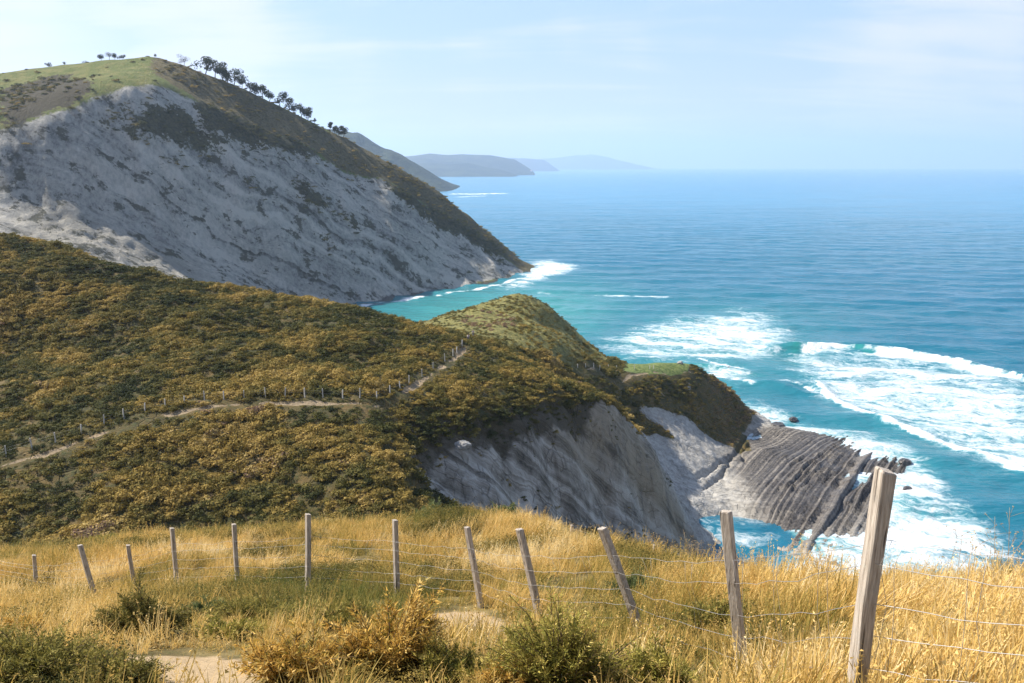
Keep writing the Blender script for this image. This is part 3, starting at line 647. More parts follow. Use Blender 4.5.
EDGE = [(-120,578,31), (0,560,32), (100,546,32), (200,537,32), (300,531,32), (400,528,32), (450,527.5,32), (520,533,30), (590,544,26), (640,555,22), (700,562,18), (760,573,14.5), (830,584,11.8), (900,584,10), (1024,586,9.4), (1150,590,9.2)]
for e in EDGE:
    x, y, zz = P(*e); fg.append((x, y, zz)); fg.append((x*1.04, y+4, zz-2.6)); fg.append((x*1.1, y+14, zz-15))
fg += [P(u, v, D) for u, v, D in [(450,552,22), (520,556,20), (400,556,21), (590,574,16), (330,556,22), (640,592,13), (250,556,23), (480,575,16.5), (560,590,13.5)]]
fg += [(x, 0.0, 83.3) for x in (-8, -3, 0, 3, 8)]+[(x, -9, 85.2) for x in (-10, 0, 10)]+[(-34, 10, 77), (-40, 20, 73), (22, 0, 82), (20, 10, 76)]
FR = RBF(fg, .25); FC = Grid(-48, 32, -10, 50, .5); FZ0 = blur(FR(FC.X, FC.Y), 1, 1)
fhit = marcher(lambda x, y: FC.look(FZ0, x, y), 2.5, 45, .03)
FG = Grid(-46, 30, -9, 48, .15); fz = FC.look(FZ0, FG.X, FG.Y)
def fmask(px, soft=2): return blur(inpoly([fhit(u, v) for u, v in px], FG.X, FG.Y).astype(float), soft)
SANDS = [[(118,656), (165,650), (235,654), (268,658), (262,690), (258,720), (150,720), (176,684), (135,668)], [(422,611), (460,608), (500,616), (516,632), (490,644), (445,636)], [(664,680), (695,668), (722,676), (730,700), (655,702)], [(95,598),(118,596),(122,606),(104,612)]]
sand = np.maximum.reduce([fmask(s_, 2) for s_ in SANDS])
fz = fz+.10*fbm(FG.X/1.3, FG.Y/1.3, 3, 101)*(1-sand)+.045*fbm(FG.X/.4, FG.Y/.4, 3, 102)-.05*sand
def ground(x, y): return FG.look(fz, x, y)
green = sstep(.02, .30, fbm(FG.X/2.6, FG.Y/2.2, 4, 104)-.05)
green = np.maximum(green*.8, np.maximum.reduce([.72*fmask(g_, 6) for g_ in (
    [(430,575), (500,575), (520,600), (470,610), (420,600)], [(575,575), (690,560), (700,590), (640,605), (590,610)], [(200,580), (330,580), (380,610), (300,625), (220,615)],
    [(380,519), (520,521), (560,530), (470,530), (380,526)], [(0,538), (160,532), (300,524), (280,532), (0,550)], [(130,640), (260,650), (270,660), (130,660)], [(650,610), (760,600), (760,640), (680,650)])]))
gold = np.maximum.reduce([fmask(g_, 8) for g_ in ([(640,545), (1060,560), (1060,700), (760,700), (700,640), (640,600)], [(440,540), (640,545), (640,590), (450,585)], [(0,560), (300,545), (320,575), (160,590), (0,600)])])
M_ground = newmat('field_soil'); t = NT(M_ground); pos = t.pos()
n1 = t.noise(pos, 1.2, 5); n2 = t.noise(pos, 9, 5, .7); n3 = t.noise(pos, 40, 3, .7)
soil = t.mix(t.rng(n1, .4, .62), (.11,.085,.035), (.20,.15,.06)); soil = t.mix(t.rng(n2, .5, .7), soil, (.09,.09,.03))
sd = t.mix(n2, (.30,.21,.115), (.44,.33,.20)); sd = t.mix(t.rng(n3, .55, .75), sd, (.24,.17,.10))
sm = t.rng(t.math('ADD', t.attr('sand'), t.math('MULTIPLY', t.math('SUBTRACT', t.math('ADD', t.math('MULTIPLY', n1, .5), t.math('MULTIPLY', n2, .5)), .5), 1.0)), .4, .58)
t.out(t.bsdf(t.mix(sm, soil, sd), .95, t.bump(t.math('ADD', n2, t.math('MULTIPLY', n3, .3)), .8, .05), .15))
q = grid_quads(FG.nx, FG.ny); V = np.c_[FG.X.ravel(), FG.Y.ravel(), fz.ravel()]
ps = sand.ravel()[q[:, 0]] > .5
for sel, nm in ((~ps, 'ground'), (ps, 'sandy_path')):
    v_, q_, a_ = compact(V, q[sel], dict(sand=sand.ravel())); link(nm, mesh_np(nm, v_, q_, None, a_), M_ground, None, 'structure')
# ------------------------------------------------------------------ scatter: points carry rotation, size, tint and which prototype
def scatter(name, pts, rot, scl, tint, idx, protos, mat):
    pc = bpy.data.collections.new(name+'_sources')
    for k, pm in enumerate(protos):
        o = bpy.data.objects.new('%s_source_%02d' % (name, k), pm); pc.objects.link(o)
        if len(pm.materials) == 0: pm.materials.append(mat)
    me = bpy.data.meshes.new(name); me.vertices.add(len(pts)); me.vertices.foreach_set('co', np.asarray(pts, np.float32).ravel())
    for k, ty, a, key in (('rot', 'FLOAT_VECTOR', rot, 'vector'), ('scl', 'FLOAT_VECTOR', scl, 'vector'), ('tint', 'FLOAT', tint, 'value'), ('pick', 'INT', idx, 'value')):
        at = me.attributes.new(k, ty, 'POINT'); at.data.foreach_set(key, np.asarray(a, np.int32 if ty == 'INT' else np.float32).ravel())
    o = link(name, me, None, None, 'stuff')
    ng = bpy.data.node_groups.new(name, 'GeometryNodeTree')
    ng.interface.new_socket('Geometry', in_out='INPUT', socket_type='NodeSocketGeometry'); ng.interface.new_socket('Geometry', in_out='OUTPUT', socket_type='NodeSocketGeometry')
    N = ng.nodes; L = ng.links; gi = N.new('NodeGroupInput'); go = N.new('NodeGroupOutput'); ip = N.new('GeometryNodeInstanceOnPoints')
    ci = N.new('GeometryNodeCollectionInfo'); ci.inputs[0].default_value = pc; ci.inputs[1].default_value = True; ci.inputs[2].default_value = True
    def na(nm, ty): n_ = N.new('GeometryNodeInputNamedAttribute'); n_.data_type = ty; n_.inputs[0].default_value = nm; return n_.outputs[0]
    e2r = N.new('FunctionNodeEulerToRotation'); L.new(na('rot', 'FLOAT_VECTOR'), e2r.inputs[0])
    L.new(gi.outputs[0], ip.inputs['Points']); L.new(ci.outputs[0], ip.inputs['Instance']); ip.inputs['Pick Instance'].default_value = True
    L.new(na('pick', 'INT'), ip.inputs['Instance Index']); L.new(e2r.outputs[0], ip.inputs['Rotation']); L.new(na('scl', 'FLOAT_VECTOR'), ip.inputs['Scale'])
    L.new(ip.outputs[0], go.inputs[0])
    md = o.modifiers.new('scatter', 'NODES'); md.node_group = ng
    return o
def lean_rot(n, lx, ly, spread, rng):
    """random spin, then a common lean (towards +x, +y) with some spread -> Euler xyz"""
    out = np.empty((n, 3)); a = rng.normal(0, spread, (n, 2)); sp = rng.uniform(0, 6.283, n)
    lx = np.broadcast_to(lx, n); ly = np.broadcast_to(ly, n)
    for i in range(n):
        m = Matrix.Rotation(lx[i]+a[i, 0], 3, 'Y') @ Matrix.Rotation(-(ly[i]+a[i, 1]), 3, 'X') @ Matrix.Rotation(sp[i], 3, 'Z')
        out[i] = m.to_euler('XYZ')
    return out
# ------------------------------------------------------------------ grass
def tuft(seed, n, h, w, rad, bend, heads=0):
    r = np.random.default_rng(seed); V = []; Q = []; T = []; C = []
    for k in range(n):
        a = r.uniform(0, 6.283); rr_ = rad*math.sqrt(r.uniform()); bx, by = rr_*math.cos(a), rr_*math.sin(a)
        hh = h*r.uniform(.45, 1.1); wd = w*r.uniform(.7, 1.3); d = a+r.normal(0, .9); b = bend*hh*r.uniform(.2, 1.3); f = r.uniform(0, 6.283)
        px, py = math.cos(f)*wd/2, math.sin(f)*wd/2; c = r.uniform(0, 1); i0 = len(V)
        hd = heads and r.uniform() < heads
        if hd: hh *= 1.5; b *= .6
        for s_, ww in ((0, 1), (.4, .9), (.75, .6)):
            o_ = b*s_*s_; zz_ = hh*(s_-.18*s_*s_*bend); V += [(bx+math.cos(d)*o_-px*ww, by+math.sin(d)*o_-py*ww, zz_), (bx+math.cos(d)*o_+px*ww, by+math.sin(d)*o_+py*ww, zz_)]; C += [c, c]
        tip = (bx+math.cos(d)*b, by+math.sin(d)*b, hh*(1-.18*bend)); V.append(tip); C.append(c)
        Q += [(i0, i0+1, i0+3, i0+2), (i0+2, i0+3, i0+5, i0+4)]; T.append((i0+4, i0+5, i0+6))
        if hd:                                                      # a loose seed head
            for j in range(10):
                g = r.uniform(.72, 1.06); q0 = np.array([bx+math.cos(d)*b*g*g, by+math.sin(d)*b*g*g, hh*g*(1-.18*bend)]); dv = r.normal(0, 1, 3); dv[2] = abs(dv[2]); dv *= .019/np.linalg.norm(dv)
                sv = r.normal(0, .0030, 3); i1 = len(V); V += [tuple(q0-sv), tuple(q0+sv), tuple(q0+dv)]; C += [.65]*3; T.append((i1, i1+1, i1+2))
    return mesh_np('grass_tuft', V, Q, T, dict(bc=np.array(C)), True)
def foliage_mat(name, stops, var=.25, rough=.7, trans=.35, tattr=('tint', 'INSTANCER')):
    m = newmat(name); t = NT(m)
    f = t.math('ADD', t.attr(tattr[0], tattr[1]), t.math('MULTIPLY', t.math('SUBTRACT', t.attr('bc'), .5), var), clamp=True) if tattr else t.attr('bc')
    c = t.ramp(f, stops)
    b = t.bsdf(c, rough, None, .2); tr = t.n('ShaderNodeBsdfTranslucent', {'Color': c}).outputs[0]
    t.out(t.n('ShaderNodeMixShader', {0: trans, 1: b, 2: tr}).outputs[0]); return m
GRASS = [(0, (.06,.085,.018)), (.22, (.15,.16,.035)), (.42, (.36,.27,.07)), (.60, (.63,.41,.118)), (.8, (.78,.555,.21)), (1, (.84,.69,.40))]
M_grass = foliage_mat('grass_blades', GRASS, .38, .6, .4)
protos = [tuft(300+k, 50, .34, .008, .15, .55) for k in range(4)]+[tuft(320+k, 40, .20, .008, .14, .9) for k in range(3)]+[tuft(340+k, 34, .36, .007, .15, .5, .35) for k in range(3)]
rng = np.random.default_rng(11)
N = 160000; D = 2.2+rng.uniform(0, 1, N)**.62*34; X_ = rng.uniform(-.82, 1.15, N)*D+rng.uniform(-1, 1, N)
dens = 1.0/(1+.02*D)
gs = FG.look(sand, X_, D); gg = FG.look(green, X_, D); go_ = FG.look(gold, X_, D)
edge_y = np.interp(X_, *np.array(sorted((P(*e)[0], e[2]) for e in EDGE)).T)
pk = rng.uniform(0, 1, N)
area_d = D**0  # sampling density already falls with distance
keep = (gs < .33+.2*rng.uniform(-1, 1, N)) & (D < edge_y+3.0) & (X_ > -30) & (X_ < 24)
# thin to an even number per square metre: the draw has density ~ D^0.61 / D
want = np.where(D < 9, 19, np.where(D < 16, 15, 11))*(1.0)
have = N*(1/.62)*((np.clip(D-2.2, .05, 99)/34)**(1/.62-1))/34/(1.97*D)
keep &= rng.uniform(0, 1, N) < want/np.maximum(have, 1e-6)
X_, D, gg, go_, pk = (a[keep] for a in (X_, D, gg, go_, pk)); n = len(X_)
gg = gg*np.clip((D-4.2)/2.5, 0, 1)
short = pk < (.25+.6*gg-.35*go_); seedy = (~short) & (pk > .75-.18*go_)
idx = np.where(short, 4+rng.integers(0, 3, n), np.where(seedy, 7+rng.integers(0, 3, n), rng.integers(0, 4, n)))
tn = .55+.20*go_-.46*gg*(1-.5*go_)+.34*fbm(X_/2.4+9, D/2.4, 3, 115)+.16*fbm(X_/.9, D/.9, 3, 111)+rng.normal(0, .07, n)
sc = (.75+.35*rng.uniform(0, 1, n)+.5*fbm(X_/1.3, D/1.3, 3, 112))*(1+.12*go_)
sc = sc*np.clip(.45+.55*(1-FG.look(blur(sand, 4), X_, D)), .4, 1)
sxy = sc*np.clip(.8+D*.022, 1, 1.5)
leanx = .20+.55*fbm(X_/1.1, D/1.1, 3, 113); leany = -.05+.5*fbm(X_/1.1, D/1.1, 3, 114)
# the turf is short under and just in front of the shrubs
stub = np.ones(n)
for (u, v, wpx, D_) in [(145,646,108,8.2), (40,706,190,5), (128,700,90,4.9), (392,692,150,4.9), (300,706,130,4.6), (458,708,110,4.7), (560,714,170,4.5), (650,710,120,4.6), (262,622,130,10), (345,628,80,8.6), (232,640,84,8), (430,650,70,7.4), (22,640,70,8.4), (700,700,70,5), (508,712,90,4.5), (205,612,70,10.5), (712,634,90,8.2)]:
    cx, cy = P(u, v, D_)[:2]; R_ = wpx*D_/F/2
    stub = np.minimum(stub, np.where(np.hypot(X_-cx, (D-cy)/.9) < .9*R_, .3, 1)); stub = np.minimum(stub, np.where((np.abs(X_-cx) < R_) & (D < cy) & (D > cy-R_-.55), .5, 1))
sc = sc*stub
scatter('grass', np.c_[X_, D, ground(X_, D)-.02], lean_rot(n, leanx, leany, .14, rng), np.c_[sxy, sxy, sc], np.clip(tn, .02, .98), idx, protos, M_grass)
print('grass tufts', n)
# ================================================================== heath on the middle slopes: low bushes past counting
def bush_proto(seed, n, size, squash=.75, lobes=5):
    r = np.random.default_rng(seed)
    lc = r.normal(0, .42, (lobes, 3)); lc[:, 2] = np.abs(lc[:, 2])*.6+.15; lr = r.uniform(.4, .68, lobes)
    k = r.integers(0, lobes, n); d = r.normal(0, 1, (n, 3)); d /= np.linalg.norm(d, axis=1)[:, None]; d[:, 2] = np.where(d[:, 2] < -.25, -d[:, 2], d[:, 2])
    p = lc[k]+d*lr[k][:, None]*(1-.35*r.uniform(0, 1, n)**2)[:, None]; p[:, 2] *= squash; p[:, 2] = np.maximum(p[:, 2], -.1)
    nv = d+r.normal(0, .33, (n, 3)); nv /= np.linalg.norm(nv, axis=1)[:, None]
    a = np.cross(nv, r.normal(0, 1, (n, 3))); a /= np.linalg.norm(a, axis=1)[:, None]; b = np.cross(nv, a)
    s = size*r.uniform(.6, 1.4, n)[:, None]
    V = np.concatenate([p-a*s-b*s*.6, p+a*s-b*s*.6, p+b*s*1.2+nv*s*.4], 1).reshape(-1, 3)
    bc = np.repeat(r.uniform(0, 1, n), 3); T = np.arange(3*n).reshape(-1, 3)
    return mesh_np('bush', V, None, T, dict(bc=bc), False)
HEATH = [(0, (.035,.045,.013)), (.22, (.08,.08,.019)), (.42, (.165,.135,.032)), (.6, (.26,.185,.042)), (.78, (.37,.255,.068)), (.9, (.44,.33,.12)), (1, (.18,.11,.085))]
M_heath = foliage_mat('heath_leaves', HEATH, .17, .8, .25)
protos = [bush_proto(400+k, 300, .085) for k in range(5)]+[bush_proto(410+k, 190, .11, .4, 7) for k in range(3)]
rng = np.random.default_rng(12)
N = 120000; Y_ = np.sqrt(rng.uniform(48**2, 268**2, N)); X_ = rng.uniform(-.74, .55, N)*Y_
vg = LG.look(np.clip(nrm, 0, 1), X_, Y_); fd = LG.look(m_field, X_, Y_); hp = LG.look(hump, X_, Y_); dk = LG.look(dark, X_, Y_); tf_ = LG.look(m_tuft, X_, Y_)
dp = LG.look(dpath_all, X_, Y_); zl = land(X_, Y_)
zb = CG.look(CZ, X_, Y_)
lowside = (X_ > 20) & (Y_ > 175)
big = fbm(X_/9, Y_/9, 3, 121); sm_ = fbm(X_/3, Y_/3, 3, 122)
dens = np.where(hp > .5, .24+.5*sm_, np.maximum(.55, .74+.5*sm_))+.5*dk
vg = np.maximum(vg, dk*(.55+.9*sm_)); nf_ = (LG.look(near_face, X_, Y_) > .5) & (fbm(X_/5, Y_/5, 3, 123) > .12) & (rng.uniform(0, 1, N) < .30); vg = np.where(nf_, np.maximum(vg, .85), vg)
keep = (vg > .45+.25*rng.uniform(-1, 1, N)) & (fd < .2) & (dp > .45+.55*((Y_ < np.interp(X_, [p_[0] for p_ in path_w], [p_[1] for p_ in path_w])) & (X_ < 0))) & (zl > 3.0) & (rng.uniform(0, 1, N) < dens)
keep &= LG.look(linedist(path2_w, LG.X, LG.Y), X_, Y_) > 1.7
keep &= ~((X_ > 28) & (Y_ < 206) & (zb < 17))
keep &= ~((Y_ < 110) & (X_ > 5) & (zb < 30)) 
# land seen only from behind the ridges needs fewer bushes
behind = (Y_ > 178) & (X_ < -45); keep &= ~(behind & (rng.uniform(0, 1, N) < .75))
keep &= rng.uniform(0, 1, N) < np.clip(1.25*26000/np.maximum(keep.sum(), 1), 0, 1)*np.where(hp > .5, 1, 1)
X_, Y_, hp, dk, big, sm_, zl, lowside, dp, tf_ = (a[keep] for a in (X_, Y_, hp, dk, big, sm_, zl, lowside, dp, tf_)); n = len(X_)
flat = rng.uniform(0, 1, n) < np.where(hp > .5, .6, .35-.4*big)
idx = np.where(flat, 5+rng.integers(0, 3, n), rng.integers(0, 5, n))
below = sstep(-3, 6, np.interp(X_, [p_[0] for p_ in path_w], [p_[1] for p_ in path_w])-Y_)*(X_ < 0)
tn = .34+.62*big+.42*sm_+rng.normal(0, .065, n)+.10*below+.14*flat
tn = np.where(hp > .5, .33+.3*sm_+.2*big+rng.normal(0, .1, n), tn)
tn = np.where(lowside & (hp < .5), .30+.4*sm_+rng.normal(0, .12, n)+.28*(tf_ > .4), tn)
tn = np.where((X_ > 62) & (Y_ > 205) & (rng.uniform(0, 1, n) < .55), .97, tn)
pink = np.hypot(X_-hit(488,322)[0], (Y_-hit(488,322)[1])/2.2) < 7; tn = np.where(pink & (rng.uniform(0, 1, n) < .7), .99, tn)
tn = np.where(dk > .5, tn-.2, tn); onf = LG.look(near_face, X_, Y_) > .5  # brow bushes tinted darker, shade put into their colour
# the strip of bush on the far side of the path runs dark and tall
sc = np.where(flat, rng.uniform(.6, 1.5, n), rng.uniform(.45, 1.45, n)*(1.1+1.0*big))*np.where(hp > .5, .62, 1)*np.where(tf_ > .4, .55, 1)
sc = np.where(onf, .45, 1)*.8*np.clip(sc, .35, 1.7)*np.clip(.35+dp/5, .4, 1)
scatter('heath', np.c_[X_, Y_, zl-.12*sc], lean_rot(n, 0, 0, .12, rng), np.c_[sc*1.1, sc*1.1, sc*rng.uniform(.65, 1.15, n)], np.clip(tn, .02, .995), idx, protos, M_heath)
print('heath', n)
# low heathy cover between the tufts of the near field
M_cover = foliage_mat('field_cover', HEATH, .3, .8, .3)
pr2 = [bush_proto(430+k, 420, .030, .6, 6) for k in range(4)]
N = 60000; D = 4.3+rng.uniform(0, 1, N)**.7*26; X_ = rng.uniform(-.72, .70, N)*D
pt = fbm(X_/1.9+4, D/1.7, 4, 141)+.5*FG.look(green, X_, D)-.30*FG.look(gold, X_, D)
keep = (rng.uniform(0, 1, N) < .33*sstep(.16, .5, pt)) & (FG.look(sand, X_, D) < .2) & (D < 28)
X_, D, pt = X_[keep], D[keep], pt[keep]; n = len(X_); sc = rng.uniform(.12, .30, n)*(.8+.03*D)
scatter('ground_cover', np.c_[X_, D, ground(X_, D)-.02], lean_rot(n, .1, 0, .15, rng), np.c_[sc*1.2, sc*1.2, sc], np.clip(.40+.3*fbm(X_/1.1, D/1.1, 2, 142)+rng.normal(0, .12, n), .03, .88), rng.integers(0, 4, n), pr2, M_cover)
print('cover', n)
# scrub on the headland: only what shows, as low dark clumps
M_scrub = foliage_mat('headland_scrub', HEATH, .28, .8, .2)
N = 26000; X_ = rng.uniform(-430, 30, N); Y_ = rng.uniform(380, 690, N)
a = HG.look(h_scrub, X_, Y_); b = HG.look(h_dry, X_, Y_); c = HG.look(h_brown, X_, Y_); rk_ = HG.look(h_rock, X_, Y_); zl = headland(X_, Y_)
nn = fbm(X_/16, Y_/16, 4, 131)
pr = np.maximum.reduce([a*(.5+.8*nn), .42*b*(.5+1.3*nn), .6*c*(.3+1.6*nn), .02*(1-rk_)])
keep = (rng.uniform(0, 1, N) < pr) & (zl > 6) & (np.abs(X_) < Y_*.78)
X_, Y_, zl, a, b, c = (q_[keep] for q_ in (X_, Y_, zl, a, b, c)); n = len(X_)
tn = np.where(a > .5, .12, np.where(b > .4, .45, .3))+rng.normal(0, .14, n)
sc = rng.uniform(1.2, 2.6, n)*np.where(a > .5, 1.25, 1)
scatter('scrub', np.c_[X_, Y_, zl-.3], lean_rot(n, 0, 0, .15, rng), np.c_[sc, sc, sc*.8], np.clip(tn, .02, .9), rng.integers(0, 8, n), protos, M_scrub)
print('scrub', n)
# ================================================================== fences
M_wood = newmat('weathered_wood'); t = NT(M_wood)
oc = t.n('ShaderNodeTexCoord').outputs['Object']
g1 = t.noise(t.mapping(oc, (1, 1, .06)), 60, 6, .65, .4); g2 = t.noise(oc, 6, 4); g3 = t.noise(t.mapping(oc, (1, 1, .03)), 160, 3, .6)
c = t.ramp(t.math('ADD', t.math('MULTIPLY', g1, .65), t.math('MULTIPLY', g3, .35)), [(.34, (.15,.12,.095)), (.46, (.35,.295,.24)), (.6, (.53,.465,.39)), (.75, (.64,.575,.50))])
c = t.mix(t.rng(g2, .5, .75, 0, .6), c, (.33,.31,.28))
c = t.mix(t.rng(t.noise(oc, 22, 5, .7), .6, .68, 0, .55), c, (.40,.40,.33))
ck = t.rng(t.noise(t.mapping(oc, (1, 1, .035)), 38, 2, .5), .63, .68)
c = t.mix(t.math('MULTIPLY', ck, .8), c, (.06,.05,.04))
t.out(t.bsdf(c, .85, t.bump(t.math('SUBTRACT', t.math('ADD', g1, t.math('MULTIPLY', g3, .6)), ck), .8, .008), .2))
M_wire = newmat('galvanised_wire'); t = NT(M_wire); t.out(t.bsdf((.42,.41,.40), .5, None, .5, Metallic=.6))
def post_mesh(p0, p1, w, twist, seed, n=7, w2=None):
    """a sawn square post from p0 to p1: slightly bowed, worn, with a bevelled sloping head"""
    r = random.Random(seed); p0 = Vector(p0); p1 = Vector(p1); ax = (p1-p0).normalized()
    a = ax.cross(Vector((0, 1, 0))).normalized(); b = ax.cross(a); a, b = a*math.cos(twist)+b*math.sin(twist), b*math.cos(twist)-a*math.sin(twist)
    h = w/2; hb = (w2 or w)/2; ch = .16; bow = Vector((r.uniform(-.02, .02), r.uniform(-.02, .02), 0))
    V = []; Q = []
    prof = [(1-ch, 1), (1, 1-ch), (1, -1+ch), (1-ch, -1), (-1+ch, -1), (-1, -1+ch), (-1, 1-ch), (-1+ch, 1)]
    L = (p1-p0).length; fr = [i/n for i in range(n)]+[1-.010/L, 1.0]
    for i, f in enumerate(fr):
        k = 1-.04*f; k *= .88 if i == len(fr)-1 else 1
        for (x, y) in prof:
            j = 1+r.uniform(-.035, .035)
            q_ = p0+(p1-p0)*f+bow*math.sin(f*3.14)+a*x*h*k*j+b*y*hb*k*j
            if i >= len(fr)-2: q_ = q_+ax*(x*.010+r.uniform(-.003, .003))
            V.append(tuple(q_))
    for i in range(len(fr)-1):
        for k in range(8): Q.append((i*8+k, i*8+(k+1) % 8, (i+1)*8+(k+1) % 8, (i+1)*8+k))
    e = (len(fr)-1)*8; Q += [(e, e+1, e+2, e+3), (e, e+3, e+4, e+7), (e+4, e+5, e+6, e+7)]
    return V, Q
def empty(name, loc):
    o = bpy.data.objects.new(name, None); COL.objects.link(o); o.location = loc; o.empty_display_size = .2; return o
def child(name, me, mat, parent, root):
    """a part whose mesh is given in world space"""
    me.transform(Matrix.Translation(-Vector(root))); return link(name, me, mat, parent)
def fence(label, group, posts, w_list, strands, wire_r, sag, seed, stays=0, mat=None, plabels=None):
    r = random.Random(seed); root = tuple(posts[len(posts)//2][0]); f = empty('wire_fence', root); tag(f, label, 'fence', group)
    for k, (b, tp, wd, tw) in enumerate(posts):
        V, Q = post_mesh(b, tp, wd, tw, seed+k)
        o = child('post', mesh_np('post', V, Q, None, None, False), mat or M_wood, f, root)
        if plabels and plabels.get(k): o['label'] = plabels[k]
    lines = []
    for s_ in strands:
        pl = []
        for k, (b, tp, wd, tw) in enumerate(posts):
            q_ = Vector(b).lerp(Vector(tp), s_+r.uniform(-.015, .015)); q_ = q_+Vector((r.uniform(-.3, .3)*wd, -wd*.55, 0))
            if k:
                p_ = pl[-1]; nseg = 9; L = (q_-p_).length
                for j in range(1, nseg):
                    u_ = j/nseg; m = p_.lerp(q_, u_); m.z -= sag*L*4*u_*(1-u_)*(.6+.6*r.random()); m += Vector((0, 0, r.gauss(0, .006*min(L, 2)))); pl.append(m)
            pl.append(q_)
        mb = MB(); mb.tube(pl, wire_r, 5); child('wire_strand', mb.mesh('wire_strand'), M_wire, f, root); lines.append(pl)
    if stays:
        for i in range(0, len(lines[0])-1):
            for q_ in range(stays):
                if i % 3: continue
                mb = MB(); u_ = (q_+r.uniform(.2, .5))/stays; col_ = [l[i].lerp(l[i+1], u_) for l in lines]
                col_ = [c_+Vector((r.gauss(0, .012), 0, 0)) for c_ in col_]; mb.tube(col_, wire_r*.8, 4); child('wire_stay', mb.mesh('wire_stay'), M_wire, f, root)
    return f
pp = []
for (tu, bu, D_, wd, tw) in POSTS:
    b = Vector(P(bu[0], bu[1], D_)); tp = Vector(P(tu[0], tu[1], D_-.05)); b.z = min(b.z, ground(b.x, b.y)); ax = (tp-b).normalized()
    pp.append((tuple(b-ax*.35), tuple(tp), wd*(.92 if D_ > 7 else .86), tw))
e0 = P(-70, 566, 22); e0t = P(-74, 540, 22); e1 = Vector(P(1150, 800, 3.2)); e1t = Vector(P(1175, 505, 3.2))
allp = [(e0, e0t, .1, .2)]+pp+[(tuple(e1), tuple(e1t), .1, .4)]
fence('long sheep wire fence on leaning weathered square posts crossing the golden grass in front', None, allp, None, [.36, .47, .58, .70, .80], .0019, .012, 500, 2,
      plabels={2: 'grey post leaning left at the far left of the field', 10: 'post leaning hard to the left beside the gold grass', 12: 'thick pale post leaning right, nearest of the fence', 11: 'brown post standing in front of the dark cove'})
# second fence along the brink
pp = []
for tu, bu, D_ in [((489,520), (489,541), 27), ((522,523), (524,538), 28), ((541,524), (541,540), 27), ((572,525), (569,548), 24), ((655,545), (653,561), 19)]:
    b = Vector(P(*bu, D_)); tp = Vector(P(*tu, D_)); b.z = min(b.z, ground(b.x, b.y))-.2; pp.append((tuple(b), tuple(tp), .085, .4))
fence('short far row of small grey posts along the cliff brink behind the front fence', None, pp, None, [.7, .9], .0018, .01, 520)
# hill path fence
M_pale = newmat('pale_post_wood'); t = NT(M_pale); oc = t.n('ShaderNodeTexCoord').outputs['Object']
t.out(t.bsdf(t.mix(t.noise(oc, 3, 4), (.36,.34,.31), (.58,.55,.50)), .85, None, .2))
HP = [(-14,470), (7,461), (33,453), (56,448), (82.5,441), (105,434), (125,428), (146,423), (166,419), (185,413), (205,407), (224,404), (245,404), (266,402), (285,401), (305,400), (323,400), (343,403), (360,403), (377,402), (390,396), (400,392), (409,388), (422,380), (433,372), (445,366), (453,361), (457,357), (462,351)]
pp = []; r = random.Random(5)
up_ = np.array([t_[0] for t_ in PATH]); 
for u, v in HP:
    D_ = float(np.interp(u, up_, [t_[2] for t_ in PATH]))+1.3; x, y, zz = P(u, v, D_); zz = float(land(x, y)); hgt_ = r.uniform(1.2, 1.5)
    pp.append(((x, y, zz-.3), (x+r.gauss(0, .07), y+r.gauss(0, .05), zz+hgt_), .14, r.uniform(0, 1)))
fence('long row of small pale posts following the footpath across the heath hillside', None, pp, None, [.62, .82], .004, .006, 540, 0, M_pale)
pp = []
for u in (578, 586, 594, 600, 609, 617, 635, 650, 654):
    x, y = hit(u, 370.5); y += 1.0; zz = float(land(x, y)); pp.append(((x, y, zz-.3), (x+r.gauss(0, .06), y, zz+r.uniform(1.0, 1.35)), .14, r.uniform(0, 1)))
fence('row of tiny posts beside the path to the small green terrace above the sea', None, pp, None, [.65, .85], .004, .006, 560, 0, M_pale)
